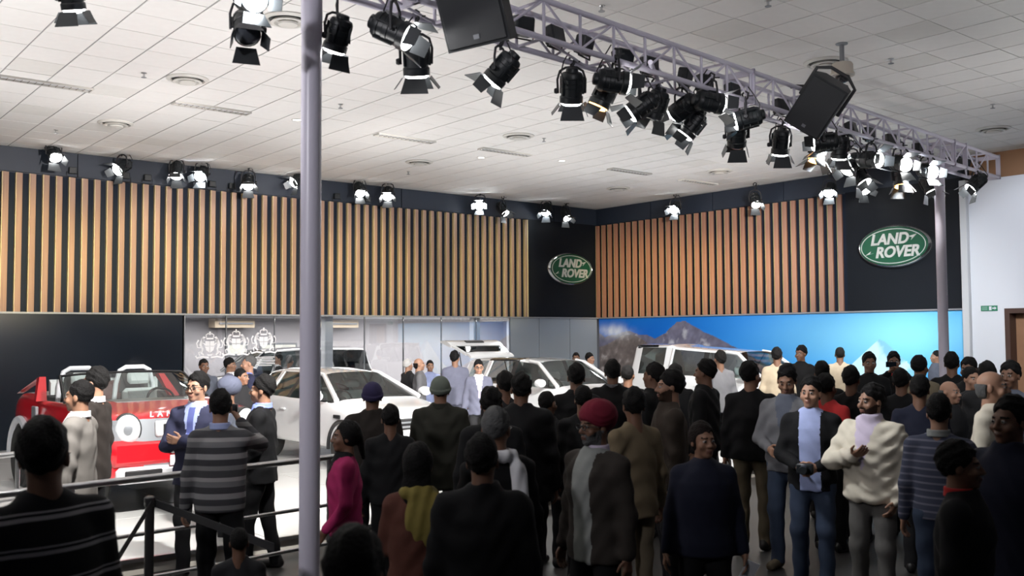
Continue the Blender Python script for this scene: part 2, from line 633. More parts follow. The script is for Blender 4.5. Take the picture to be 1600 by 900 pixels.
m_p = (zz < peak + jit)
rk = np.clip((n2 - 0.62) * 7, 0, 1)[..., None]
n3 = fbm(yy * 7.3 + zz * 4.0, zz * 6.0 - yy * 2.5, 5)
rock = (0.25 + n1[..., None] * 0.7 + 0.9 * n3[..., None]) * np.array([0.13, 0.13, 0.19])
snowbits = np.clip(rk * (zz > peak - 0.9)[..., None], 0, 1)
rgb = np.where(m_p[..., None], rock * (1 - snowbits * 0.5) + snowbits * 0.5 * np.array([0.75, 0.78, 0.85]), rgb)
rgb = np.where((zz < front + jit * 0.7)[..., None], (0.1 + n1[..., None] * 0.6 + n3[..., None] * 1.1) * np.array([0.17, 0.145, 0.14]) + 0.30 * np.clip((n3[..., None] - 0.58) * 7, 0, 1) * np.clip(n2[..., None] * 2 - 0.6, 0, 1), rgb)
cl = np.exp(-(((yy - on_x(958, 518, XW)[1]) / 0.55) ** 2 + ((zz - on_x(958, 518, XW)[2]) / 0.16) ** 2)) * np.clip(n2 * 2.2 - 0.4, 0, 1)
rgb = rgb + np.clip(cl, 0, 1)[..., None] * (np.array([0.8, 0.86, 0.95]) - rgb)
verts = np.stack([np.full_like(yy, XW - 0.045), yy, zz], -1).reshape(-1, 3)
ii = np.arange(nu * nv).reshape(nu, nv)
quads = np.stack([ii[:-1, :-1], ii[1:, :-1], ii[1:, 1:], ii[:-1, 1:]], -1).reshape(-1, 4)
m_mural = mat('mountain_print', (0.5, 0.5, 0.5), 0.6, spec=0.08)
_nt = m_mural.node_tree
_a = _nt.nodes.new('ShaderNodeVertexColor')
_a.layer_name = 'print'
_nt.links.new(_a.outputs['Color'], _nt.nodes['Principled BSDF'].inputs['Base Color'])
me = bpy.data.meshes.new('mountain_mural')
me.from_pydata(verts.tolist(), [], quads.tolist())
ca = me.color_attributes.new('print', 'FLOAT_COLOR', 'POINT')
ca.data.foreach_set('color', np.concatenate([np.clip(rgb, 0, 1), np.ones((nu, nv, 1))], -1).astype(np.float32).ravel())
me.materials.append(m_mural)
mural = link('mountain_mural', me)
tag(mural, 'long printed mountain view with dark peaks, a snowy summit and blue sky', 'mural')
MB().box((XW - 0.044, YB, 0), (XW + 0.02, YA, MZ)).obj('backing_board', mat('print_board', (0.05, 0.06, 0.08), 0.7), mural)

# glazed lounge behind the stage
m_lwall = mat('lounge_wall', (0.46, 0.44, 0.46), 0.7, noise=0.08, nscale=1.2)
structure('wall_lounge', MB().box((6.6, YW + 4.1, 0), (XW + 0.25, YW + 4.3, SLAT0)).box((6.5, YW + 0.25, 0), (6.62, YW + 4.1, SLAT0))
          .box((XW + 0.02, YW + 0.25, 0), (XW + 0.25, YW + 4.1, SLAT0)), m_lwall)
structure('ceiling_lounge', MB().box((6.5, YW + 0.25, SLAT0), (XW + 0.25, YW + 4.3, SLAT0 + 0.1)), m_white)
structure('floor_lounge', MB().box((6.5, YW + 0.25, 0.001), (XW + 0.25, YW + 4.1, 0.10)), mat('lounge_floor', (0.35, 0.34, 0.33), 0.3))
m_pane = glass('clear_pane', (0.88, 0.90, 0.92), 0.10)
m_frost = mat('frosted_panel', (0.26, 0.29, 0.32), 0.22, spec=0.6)
gw = structure('window_1', MB().box((6.90, YW - 0.10, 0), (6.95, YW + 0.02, SLAT0 - 0.03)).box((6.90, YW - 0.08, 0.0), (XW - 0.05, YW - 0.0, 0.16)), m_frame)
gx = [6.95, 7.81, 8.86, 9.88, 11.01, 12.03, 13.09, 14.12, 15.17, 16.12, 17.19, XW - 0.06]
for k in range(11):
    fro = k >= 8
    MB().box((gx[k] + 0.008, YW - 0.055, 0.16), (gx[k + 1] - 0.008, YW - 0.04, SLAT0 - 0.035)).obj('pane', m_frost if fro else m_pane, gw)
    MB().box((gx[k + 1] - 0.012, YW - 0.04, 0.16), (gx[k + 1] + 0.012, YW - 0.015, SLAT0 - 0.035)).obj('mullion', m_frame, gw)
# white etched crests and small print lines on the left panes
m_etch = glass('etched_white', (0.6, 0.6, 0.6), 0.0)
_n = m_etch.node_tree.nodes
_d = _n.new('ShaderNodeBsdfDiffuse')
_d.inputs[0].default_value = (0.9, 0.9, 0.92, 1)
_m = [x for x in _n if x.type == 'MIX_SHADER'][0]
_m.inputs[0].default_value = 0.6
for _l in list(m_etch.node_tree.links):
    if _l.to_socket == _m.inputs[0] or _l.to_socket == _m.inputs[2]:
        m_etch.node_tree.links.remove(_l)
_m.inputs[0].default_value = 0.8
m_etch.node_tree.links.new(_d.outputs[0], _m.inputs[2])


def crest(cx, cz, s):
    """royal-arms style emblem: quartered shield, crown above, two rearing supporters, ribbon below"""
    mb = MB()

    def poly(pts):
        mb.add([(cx + s * x, YW - 0.058, cz + s * z) for x, z in pts], [tuple(range(len(pts)))])

    def strip(pts, w):
        L, R_ = [], []
        for k, (x, z) in enumerate(pts):
            x0, z0 = pts[max(k - 1, 0)]
            x1, z1 = pts[min(k + 1, len(pts) - 1)]
            d = math.hypot(x1 - x0, z1 - z0)
            nx, nz = -(z1 - z0) / d, (x1 - x0) / d
            ww = w[k] if hasattr(w, '__len__') else w
            L.append((x + nx * ww, z + nz * ww))
            R_.append((x - nx * ww, z - nz * ww))
        for k in range(len(pts) - 1):
            poly([L[k], L[k + 1], R_[k + 1], R_[k]])
    for qx in (-1, 1):
        poly([(qx * 0.008, 0.16), (qx * 0.15, 0.17), (qx * 0.15, 0.008), (qx * 0.008, 0.008)])
        poly([(qx * 0.008, -0.008), (qx * 0.15, -0.008), (qx * 0.12, -0.13), (qx * 0.008, -0.21)])
    poly([(-0.11, 0.22), (0.11, 0.22), (0.12, 0.27), (-0.12, 0.27)])
    strip([(-0.11, 0.28), (-0.13, 0.36), (-0.06, 0.41), (0, 0.37)], 0.014)
    strip([(0.11, 0.28), (0.13, 0.36), (0.06, 0.41), (0, 0.37)], 0.014)
    poly([(-0.02, 0.40), (0.02, 0.40), (0.03, 0.47), (-0.03, 0.47)])
    for q in (-1, 1):
        strip([(q * 0.20, -0.28), (q * 0.28, -0.20), (q * 0.25, -0.08), (q * 0.30, 0.04), (q * 0.26, 0.16), (q * 0.22, 0.24)], [0.02, 0.035, 0.03, 0.045, 0.05, 0.03])
        strip([(q * 0.26, 0.20), (q * 0.20, 0.29), (q * 0.15, 0.28)], [0.04, 0.03, 0.015])
        strip([(q * 0.28, 0.08), (q * 0.19, 0.10), (q * 0.16, 0.04)], 0.016)
        strip([(q * 0.26, 0.14), (q * 0.18, 0.18)], 0.014)
        strip([(q * 0.27, -0.14), (q * 0.36, -0.20), (q * 0.34, -0.30)], 0.018)
        strip([(q * 0.28, -0.05), (q * 0.40, -0.04), (q * 0.43, 0.10), (q * 0.37, 0.20)], [0.012, 0.014, 0.016, 0.028])
        strip([(q * 0.04, -0.36), (q * 0.24, -0.33), (q * 0.42, -0.37), (q * 0.46, -0.30)], 0.028)
    poly([(-0.10, -0.26), (0.10, -0.26), (0.05, -0.31), (-0.05, -0.31)])
    return mb.obj('etched_crest', m_etch, gw)


for px, py, s in ((328, 541, 0.62), (369, 537, 0.62), (412, 534, 0.62)):
    p = on_y(px, py, YW - 0.058)
    crest(p[0], p[2], s)
mbt = MB()
for k in range(6):
    p = on_y(414, 558 + k * 2.6, YW - 0.058)
    w = (0.42, 0.36, 0.44, 0.40, 0.44, 0.30)[k]
    mbt.box((p[0] - w / 2, YW - 0.060, p[2] - 0.008), (p[0] + w / 2, YW - 0.056, p[2] + 0.008))
mbt.obj('etched_lines', m_etch, gw)
# lounge columns, beam panels and framed picture
for px, w in ((511, 0.2), (742, 0.2), (806, 0.30)):
    p = on_y(px, 520, YW + 0.7)
    tag(MB().bbox((p[0] - w / 2, YW + 0.6, 0.1), (p[0] + w / 2, YW + 0.6 + w, SLAT0), 0.01).obj('column', m_white), None, None, None, 'structure')
p0, p1 = on_y(336, 497, YW + 3.4), on_y(400, 512, YW + 3.4)
for a, b in (((336, 497), (398, 512)), ((500, 499), (560, 512))):
    p0, p1 = on_y(*a, YW + 3.6), on_y(*b, YW + 3.6)
    o = MB().box((p0[0], YW + 3.6, p1[2]), (p1[0], YW + 4.0, p0[2])).obj('bulkhead', mat('bulkhead_tan', (0.55, 0.45, 0.33), 0.7))
    o['kind'] = 'structure'
    MB().box((p0[0] + 0.1, YW + 3.57, p1[2] + 0.08), (p1[0] - 0.05, YW + 3.6, p1[2] + 0.12)).obj('slot_vent', m_frame, o)
for a, b, lab in (((354, 536), (388, 556), 'pale framed picture hanging on lounge wall behind the middle etched crest'),
                  ((408, 536), (466, 547), 'wide pale framed picture hanging on lounge wall left of tall pole')):
    p0, p1 = on_y(*a, YW + 4.0), on_y(*b, YW + 4.0)
    e = empty('framed_picture', ((p0[0] + p1[0]) / 2, YW + 4.09, p1[2]), 0, lab, 'picture')
    w, hh = (p1[0] - p0[0]) / 2, p0[2] - p1[2]
    MB().box((-w, -0.03, 0), (w, 0, hh)).obj('frame', m_frame, e)
    MB().box((-w + 0.05, -0.035, 0.05), (w - 0.05, -0.03, hh - 0.05)).obj('canvas', mat('pale_canvas', (0.72, 0.72, 0.66), 0.6, noise=0.1, nscale=4), e)
# ------------------------------------------------------------------ truss, poles
m_truss = mat('truss_lilac_paint', (0.62, 0.59, 0.70), 0.45)
m_pole = mat('pole_lilac_paint', (0.66, 0.63, 0.74), 0.35, spec=0.6)
m_lamp = mat('lamp_black', (0.010, 0.013, 0.016), 0.42)
m_clamp = mat('clamp_black', (0.02, 0.02, 0.024), 0.5)
m_door_in = mat('barn_door_metal', (0.05, 0.055, 0.06), 0.35, 0.3)
ZT, TS = 4.378, 0.30
TA, TB = np.array([4.813, 5.497]), np.array([14.126, 6.347])
tdir = (TB - TA) / np.linalg.norm(TB - TA)
tnor = np.array([-tdir[1], tdir[0]])
truss = empty('lighting_truss', (*TA, ZT), math.atan2(tdir[1], tdir[0]), 'long lilac painted box truss carrying black stage lamps under the ceiling', 'truss')
# local x along the truss, y away from the camera, z up
T0, T1 = -5.46, 9.66
for y in (0, TS):
    for z in (0, TS):
        rod('chord', (T0, y, z), (T1, y, z), 0.024, m_truss, truss)
B = 0.42
k0 = int(T0 / B)
i = k0
while i * B < T1 - 0.05:
    x = i * B
    for y in (0, TS):
        rod('strut', (x, y, 0), (x, y, TS), 0.013, m_truss, truss, 8)
        zt = (TS, 0) if i % 2 == 0 else (0, TS)
        if (i + 1) * B < T1:
            rod('diagonal', (x, y, zt[0]), (x + B, y, zt[1]), 0.011, m_truss, truss, 8)
    if i % 2 == 0:
        rod('cross_bar', (x, 0, 0), (x, TS, 0), 0.013, m_truss, truss, 8)
        rod('cross_bar', (x, 0, TS), (x, TS, TS), 0.013, m_truss, truss, 8)
        if (i + 2) * B < T1:
            rod('diagonal', (x, 0, 0), (x + 2 * B, TS, 0), 0.011, m_truss, truss, 8)
    i += 1
for x in (-1.25, 2.97, 8.0, 8.40, T1):
    MB().box((x - 0.012, -0.03, -0.03), (x + 0.012, 0.03, TS + 0.03)).box((x - 0.012, TS - 0.03, -0.03), (x + 0.012, TS + 0.03, TS + 0.03)) \
        .box((x - 0.012, -0.03, TS - 0.03), (x + 0.012, TS + 0.03, TS + 0.03)).box((x - 0.012, -0.03, -0.03), (x + 0.012, TS + 0.03, 0.03)).obj('joint_plate', [m_truss], truss)


def truss_x(px, off=0.0):
    """distance along the truss seen at a pixel column"""
    n = np.array([tnor[0], tnor[1], 0])
    r = ray(px, 200)
    a = np.array([*(TA + tnor * off), 0])
    p = r * ((n @ a) / (n @ r))
    return float((p[:2] - TA) @ tdir), float(p @ FWD - 0)


def truss_pt(s, off, z):
    q = TA + tdir * s + tnor * off
    return np.array([q[0], q[1], z])


for px, d, lab in ((485, 6.2, 'tall lilac support pole nearest the camera rising left of centre'), (1473, 13.0, 'slim lilac support pole far right in front of the black logo wall')):
    p = at(px, 480, d)
    e = empty('support_pole', (p[0], p[1], 0), 0, lab, 'pole')
    MB().lathe([(0.066, 0.02), (0.066, ZT + 0.02)], 28).obj('shaft', [m_pole], e, 40)
    MB().lathe([(0.16, 0), (0.16, 0.015), (0.09, 0.03), (0.07, 0.04)], 24).obj('base_plate', [m_pole], e, 40)
    MB().lathe([(0.069, ZT - 0.30), (0.069, ZT + 0.0), (0.075, ZT + 0.0), (0.075, ZT + 0.03)], 24).obj('sleeve', [m_pole], e, 40)

# ------------------------------------------------------------------ stage lamps
lens_mats = {
    'white': mat('lens_lit_white', (0.9, 0.9, 0.9), 0.2, emit=((1.0, 0.98, 0.95), 32)),
    'hot': mat('lens_lit_hot', (0.9, 0.9, 0.9), 0.2, emit=((0.92, 0.97, 1.0), 75)),
    'soft': mat('lens_lit_soft', (0.9, 0.9, 0.9), 0.2, emit=((1.0, 0.98, 0.95), 9)),
    'warm': mat('lens_lit_amber', (0.9, 0.7, 0.4), 0.2, emit=((1.0, 0.45, 0.12), 10)),
    'off': mat('lens_unlit', (0.10, 0.11, 0.13), 0.08, spec=0.8),
}
# lamp frame: +z is where it shines, x is the yoke axis
me_house = MB().lathe([(0.035, -0.20), (0.05, -0.195), (0.055, -0.165), (0.085, -0.155), (0.097, -0.13), (0.097, -0.11), (0.092, -0.105), (0.092, -0.07), (0.097, -0.065), (0.097, -0.03),
                       (0.092, -0.025), (0.092, 0.04), (0.102, 0.05), (0.102, 0.10), (0.094, 0.10), (0.090, 0.085)], 20).mesh('housing', [m_lamp], 35)
_mb = MB()
_mb.box((0.088, -0.006, -0.12), (0.112, 0.006, 0.03))
me_fins = _mb.mesh('cooling_fin', [m_lamp])
me_lens = {k: MB().lathe([(0.0005, 0.132), (0.04, 0.130), (0.07, 0.123), (0.089, 0.108), (0.089, 0.080), (0.0005, 0.080)], 20).mesh('lens', [v], 40) for k, v in lens_mats.items()}
_d = MB().loft([[(-0.075, 0, 0), (0.075, 0, 0), (0.075, 0.005, 0), (-0.075, 0.005, 0)], [(-0.105, 0, 0.13), (0.105, 0, 0.13), (0.105, 0.005, 0.13), (-0.105, 0.005, 0.13)]])
me_door = _d.mesh('barn_door', [m_door_in])
_d = MB().loft([[(-0.07, 0, 0), (0.07, 0, 0), (0.07, 0.005, 0), (-0.07, 0.005, 0)], [(-0.055, 0, 0.11), (0.055, 0, 0.11), (0.055, 0.005, 0.11), (-0.055, 0.005, 0.11)]])
me_door2 = _d.mesh('barn_door', [m_door_in])
me_yoke = MB().tube([(-0.118, 0, -0.02), (-0.122, 0, 0.10), (-0.10, 0, 0.175), (-0.05, 0, 0.205), (0, 0, 0.21), (0.05, 0, 0.205), (0.10, 0, 0.175), (0.122, 0, 0.10), (0.118, 0, -0.02)], 0.011, 6).mesh('yoke', [m_clamp], 40)
me_knob = MB().lathe([(0.022, 0.0), (0.026, 0.012), (0.02, 0.03), (0.008, 0.032)], 10, axis='x', origin=(0.12, 0, 0)).mesh('knob', [m_clamp], 40)
me_clamp = MB().tube([(0, 0.03, -0.005), (0, 0.038, 0.03), (0, 0.0, 0.055), (0, -0.038, 0.03), (0, -0.03, -0.02), (0, 0, -0.045), (0, 0, -0.07)], 0.011, 6).tube([(-0.005, -0.03, 0.0), (0.04, -0.07, 0.0)], 0.007, 6).mesh('hook_clamp', [m_clamp], 40)
me_cable = MB().tube([(0.02, 0.06, 0.0), (0.06, 0.13, 0.03), (0.10, 0.14, 0.12), (0.07, 0.08, 0.24), (0.02, 0.03, 0.33)], 0.006, 5).mesh('cable', [m_clamp], 40)


def stage_lamp(body, aim, top, label, lens='off', scale=1.0, power=0, size=40, doors=(28, 30, 28, 30), group=None, color=(1, 0.97, 0.93)):
    """body: pivot point, aim: direction of the beam, top: height of the bar it hangs from"""
    a = Vector(aim).normalized()
    hor = Vector((-a.y, a.x, 0))
    hor = hor.normalized() if hor.length > 0.05 else Vector((RIGHT[0], RIGHT[1], 0)).normalized()
    e = empty('stage_lamp', body, 0, label, 'lamp', group)
    e.scale = (scale,) * 3
    zc = a.cross(hor).normalized()
    Mh = Matrix((hor, zc, a)).transposed().to_4x4()      # columns: x yoke axis, y, z aim
    up = Vector((0, 0, 1))
    Mu = Matrix((hor, up.cross(hor), up)).transposed().to_4x4()
    h = link('housing', me_house, e, Mh)
    for k in range(5):
        link('cooling_fin', me_fins, h, Matrix.Rotation(math.radians(72 * k + 30), 4, 'Z'))
    link('lens', me_lens[lens], h)
    for k, ang in enumerate(doors):
        if ang is None:
            continue
        Mx = Matrix.Rotation(math.radians(90 * k), 4, 'Z') @ Matrix.Translation((0, 0.100, 0.116)) @ Matrix.Rotation(math.radians(-ang), 4, 'X')
        link('barn_door', me_door if k % 2 == 0 else me_door2, h, Mx)
    y = link('yoke', me_yoke, e, Mu)
    link('knob', me_knob, y)
    drop = max(0.02, (top - body[2]) / scale - 0.21)
    rod('stem', (0, 0, 0.205), (0, 0, 0.205 + drop), 0.011, m_clamp, e, 8)
    c = link('hook_clamp', me_clamp, e, Matrix.Translation((0, 0, 0.205 + drop)))
    link('cable', me_cable, e, Mu)
    if power:
        l = bpy.data.lights.new('lamp_beam', 'SPOT')
        l.energy, l.spot_size, l.spot_blend, l.shadow_soft_size, l.color = power, math.radians(size), 0.7, 0.05, color
        o = bpy.data.objects.new('lamp_beam', l)
        COL.objects.link(o)
        o.location = tuple(Vector(body) + a * 0.27 * scale)
        o.rotation_euler = a.to_track_quat('-Z', 'Y').to_euler()
    return e


def img_dir(dx, dy, dz):
    v = RIGHT * dx - UP * dy + FWD * dz
    return v / np.linalg.norm(v)


# along the truss: pixel of the lamp body, near or far chord, aim in view (right, down, away), lens, label
TL = [
    (112, -4, 0, (0.05, 1, 0.35), 'white', 'black barn-door lamp cut by the top edge at far left'),
    (385, 44, 1, (0.25, 0.7, -0.65), 'off', 'unlit black lamp with round front facing down, left of the near pole'),
    (392, -2, 0, (0.5, 0.25, -0.8), 'hot', 'glaring white lamp at the top edge, just above an unlit black lamp'),
    (527, 60, 1, (-0.35, 1, 0.3), 'white', 'black lamp hanging directly right of the near pole, tilted down'),
    (618, 50, 0, (0.85, 0.42, -0.15), 'white', 'black lamp lying sideways, its doors glowing white, above a downward lamp'),
    (650, 96, 1, (0.02, 1, 0.35), 'white', 'black downward lamp under a sideways white-lit lamp'),
    (782, 112, 1, (-0.68, 0.75, 0.25), 'white', 'black lamp alone below the left speaker, doors spread to lower left'),
    (893, 142, 1, (0.0, 1, 0.4), 'white', 'black lamp pointing straight down, first of the middle cluster'),
    (942, 150, 1, (-0.42, 0.9, 0.1), 'warm', 'black lamp with amber glowing lens in the middle cluster'),
    (962, 128, 0, (1, 0.12, 0.15), 'white', 'black lamp aimed sideways to the right in the middle cluster'),
    (1000, 168, 1, (-0.88, 0.6, 0.15), 'white', 'black lamp with silver doors open to lower left in middle cluster'),
    (1024, 168, 1, (-0.3, 1, 0.25), 'off', 'dark unlit lamp pointing down beside silver-doored lamp'),
    (1066, 170, 1, (-0.5, 0.35, 0.5), 'white', 'black lamp facing away at the left of the second cluster'),
    (1112, 160, 0, (1, 0.12, 0.25), 'white', 'black lamp aimed right with a square door, second cluster'),
    (1080, 198, 1, (-0.62, 0.8, 0.15), 'soft', 'grey-doored lamp lowest in the second cluster, aimed lower left'),
    (1165, 186, 0, (-1, 0.25, 0.2), 'white', 'black lamp aimed left, upper one of the pair right of second cluster'),
    (1152, 213, 1, (0.05, 0.8, 0.5), 'off', 'small unlit lamp under the left-aimed lamp of a pair'),
    (1220, 226, 1, (0.0, 1, 0.35), 'white', 'black lamp hanging by itself left of the right speaker'),
    (1286, 222, 0, (-1, 0.08, 0.2), 'white', 'black lamp aimed left directly below the right speaker'),
    (1277, 238, 1, (-0.25, 1, -0.1), 'warm', 'lamp with amber lit doors under the right speaker'),
    (1312, 234, 1, (0.0, 1, 0.3), 'white', 'black downward lamp right of the amber doors'),
    (1330, 258, 1, (-0.6, 0.7, -0.35), 'white', 'white-glowing lamp turned lower left in the right-hand cluster'),
    (1362, 250, 0, (0.6, 0.1, -0.8), 'hot', 'brightest white lamp of the right-hand truss cluster'),
    (1345, 276, 1, (0.35, 0.8, -0.4), 'white', 'lamp glowing white under the brightest lamp of the right cluster'),
    (1408, 256, 0, (0.25, 0.25, -1), 'white', 'lit lamp with a dark door across its face, left of the far pole'),
    (1407, 280, 1, (0.0, 1, -0.25), 'warm', 'lamp with thin amber doors, left of the far pole'),
    (1450, 268, 0, (0.2, 0.22, -1), 'hot', 'large glaring lamp at the top of the far pole'),
    (1452, 290, 1, (0.35, 1, -0.35), 'white', 'small lit lamp below the glaring lamp on the far pole'),
    (1524, 288, 0, (-0.75, 0.7, 0.0), 'white', 'black lamp at the truss end in front of the white wall'),
]
DO = random.Random(3)
for px, py, far, aim, lens, lab in TL:
    s, d = truss_x(px, TS * far)
    p = at(px, py, d)
    top = ZT + (0.0 if p[2] < ZT else 0.25)
    dd = tuple(DO.choice((14, 22, 30, 38)) for _ in range(4))
    sz = (0.78 if px < 600 else 0.93) + 0.04 * DO.random()
    if px < 200:
        p, top = at(px, py, 6.6), 5.44
    stage_lamp(p, img_dir(*aim), max(top, p[2] + 0.24 * sz), lab, lens, sz, 0, 40, dd, 'stage lamps hung on the truss')
# cross arms that carry the forward lamps
for a, b in (((1000, 127, 0.0, 4.40), (1092, 110, 0.6, 4.44)), ((1228, 116, 0.0, 4.72), (1302, 100, -0.1, 4.72))):
    pass
rod('arm', (1.20, -0.10, 0.03), (2.05, 0.42, 0.03), 0.022, m_truss, truss)
# boxy floods lying inside the truss
FL = [(812, 15), (862, 32), (908, 45), (970, 62), (1010, 76), (1066, 93), (1096, 102), (1140, 118), (1215, 146), (1325, 184), (1352, 196), (1385, 208), (1428, 222), (1500, 232)]
ORD = ('first', 'second', 'third', 'fourth', 'fifth', 'sixth', 'seventh', 'eighth', 'ninth', 'tenth', 'eleventh', 'twelfth', 'thirteenth', 'last')
me_fb = MB().bbox((-0.085, -0.05, -0.075), (0.085, 0.05, 0.075), 0.012).mesh('body', [m_lamp])
me_fg = MB().box((-0.07, -0.02, 0.076), (0.07, 0.03, 0.080)).mesh('front_glass', [mat('flood_glass', (0.7, 0.72, 0.75), 0.1)])
me_fy = MB().tube([(-0.095, 0, 0), (-0.095, 0, -0.10), (0.095, 0, -0.10), (0.095, 0, 0)], 0.008, 5).mesh('bracket', [m_clamp], 40)
for k, (px, py) in enumerate(FL):
    s, d = truss_x(px, 0.2)
    q = truss_pt(s, 0.16, ZT + 0.115)
    e = empty('truss_flood', q, math.atan2(tdir[1], tdir[0]) + random.uniform(-0.3, 0.3), 'black box floodlight lying inside the lilac truss, ' + ORD[k] + ' from the left', 'lamp', 'box floods inside the truss')
    link('body', me_fb, e, Matrix.Rotation(random.uniform(-0.3, 0.3), 4, 'X'))
    link('front_glass', me_fg, e)
    link('bracket', me_fy, e)

# lamps over the slatted walls
WL = [
    ('y', 84, 240, (0.55, 0.7, -0.5), 'white', 'lit lamp over the left slats, first from the left', 60),
    ('y', 190, 262, (-0.35, 0.5, -0.7), 'white', 'lit lamp over the left slats, second from the left', 60),
    ('y', 276, 268, (0.1, 0.8, -0.5), 'white', 'lit lamp over the left slats, left one of a close pair', 60),
    ('y', 315, 272, (-0.05, 0.55, -0.85), 'hot', 'glaring lamp over the left slats, right one of a close pair', 90),
    ('y', 388, 285, (0.15, 0.6, -0.6), 'white', 'lit lamp over the left slats, last before the near pole', 60),
    ('y', 465, 282, (-0.6, 0.5, -0.6), 'white', 'lit lamp half hidden by the near pole', 60),
    ('y', 562, 297, (0.25, 0.6, -0.6), 'white', 'lit lamp over slats, first to the right of the near pole', 60),
    ('y', 606, 303, (0.0, 0.6, -0.7), 'white', 'lit lamp over slats, second to the right of the near pole', 60),
    ('y', 750, 320, (-0.1, 0.3, -1), 'hot', 'brightest glaring lamp over the left slats near the corner', 120),
    ('y', 786, 328, (0.5, 0.7, -0.35), 'soft', 'dim lamp turned aside next to the brightest glaring lamp', 0),
    ('y', 853, 328, (-0.2, 0.7, -0.6), 'hot', 'lit lamp over left logo, left one of two', 60),
    ('y', 884, 336, (0.25, 0.75, -0.5), 'white', 'lit lamp over left logo, right one of two', 60),
    ('x', 1055, 325, (-0.45, 0.5, -0.7), 'hot', 'lit lamp over the red-brown slats, nearest the corner', 60),
    ('x', 1180, 314, (0.05, 0.7, -0.6), 'white', 'lit lamp over the middle of the red-brown slats', 60),
    ('x', 1296, 297, (-0.4, 0.6, -0.7), 'hot', 'lit lamp over the last red-brown slats at right', 60),
    ('x', 1349, 292, (0.15, 0.6, -0.6), 'white', 'lit lamp over the upper left corner of the right logo panel', 60),
]
for ax, px, py, aim, lens, lab, pw in WL:
    p = on_y(px, py, YW - 0.42) if ax == 'y' else on_x(px, py, XW - 0.42)
    dd = tuple(DO.choice((20, 30, 40)) for _ in range(4))
    stage_lamp(p, img_dir(*aim), max(p[2] + 0.3, 5.44), lab, lens, 1.15, pw, 55, dd, 'lamps over the slatted walls')

# small black floods standing on the top edge of the left slat panel
for px, py, w in ((114, 271, 'first from the left'), (197, 279, 'second from the left'), (231, 282, 'third from the left'), (332, 292, 'fourth from the left'), (363, 295, 'fifth from the left'), (527, 312, 'right of the near pole'), (575, 317, 'between two wall lamps')):
    p = on_y(px, py, YW - 0.10)
    e = empty('panel_flood', (p[0], YW - 0.075, SLAT1 + 0.002), 0, 'small black flood standing on the left slats, ' + w, 'lamp', 'floods on the slat panel')
    link('body', me_fb, e, Matrix.Translation((0, 0.0, 0.13)) @ Matrix.Diagonal((0.8, 0.8, 0.8, 1)))
    link('bracket', me_fy, e, Matrix.Translation((0, 0, 0.105)))

# ------------------------------------------------------------------ loudspeakers on the truss
m_spk = mat('speaker_black', (0.012, 0.014, 0.017), 0.6, bump=0.15, nscale=250)
m_grille = mat('speaker_grille', (0.016, 0.018, 0.022), 0.5, bump=0.4, nscale=400)


def speaker(c, aim, roll, label, w=0.42, h=0.62, dp=0.40):
    e = empty('loudspeaker', c, 0, label, 'speaker')
    a = Vector(aim).normalized()
    hor = Vector((-a.y, a.x, 0)).normalized()
    up = a.cross(hor)
    up = up if up.z > 0 else -up
    Mx = Matrix((hor, up, a)).transposed().to_4x4() @ Matrix.Rotation(roll, 4, 'Z')
    cab = MB().loft([[(-w / 2, -h / 2, dp / 2), (w / 2, -h / 2, dp / 2), (w / 2, h / 2, dp / 2), (-w / 2, h / 2, dp / 2)],
                     [(-w / 2, -h / 2, 0), (w / 2, -h / 2, 0), (w / 2, h / 2, 0), (-w / 2, h / 2, 0)],
                     [(-w / 3.2, -h / 2, -dp / 2), (w / 3.2, -h / 2, -dp / 2), (w / 3.2, h / 2, -dp / 2), (-w / 3.2, h / 2, -dp / 2)]]).obj('cabinet', [m_spk], e, None, Mx)
    MB().bbox((-w / 2 + 0.015, -h / 2 + 0.015, dp / 2), (w / 2 - 0.015, h / 2 - 0.015, dp / 2 + 0.014), 0.006).obj('grille', [m_grille], cab)
    MB().box((-0.02, -h / 2 + 0.05, dp / 2 + 0.014), (0.02, -h / 2 + 0.08, dp / 2 + 0.017)).obj('badge', [m_frame], cab)
    MB().tube([(-w / 2 - 0.02, 0, 0), (-w / 2 - 0.02, h / 2 + 0.03, 0), (-0.1, h / 2 + 0.10, 0), (0.1, h / 2 + 0.10, 0), (w / 2 + 0.02, h / 2 + 0.03, 0), (w / 2 + 0.02, 0, 0)], 0.018, 6).obj('bracket', [m_clamp], cab, 40)
    return e


s1, d1 = truss_x(748, -0.25)
speaker(at(748, 12, d1), img_dir(-0.25, 0.30, -0.95), math.radians(8), 'big black loudspeaker on the truss at the top edge of the picture', 0.44, 0.50, 0.40)
s2, d2 = truss_x(1283, -0.25)
speaker(at(1279, 164, d2), img_dir(-0.45, 0.30, -0.85), math.radians(-38), 'tilted black loudspeaker hung on the truss below the dome camera', 0.40, 0.56, 0.34)
for px, off in ((748, 0.0), (1283, 0.0)):
    s, d = truss_x(px, off)
    rod('speaker_arm', (s - 0.45, 0.10, 0.34), (s + 0.02, -0.30, 0.34), 0.022, m_clamp, truss)

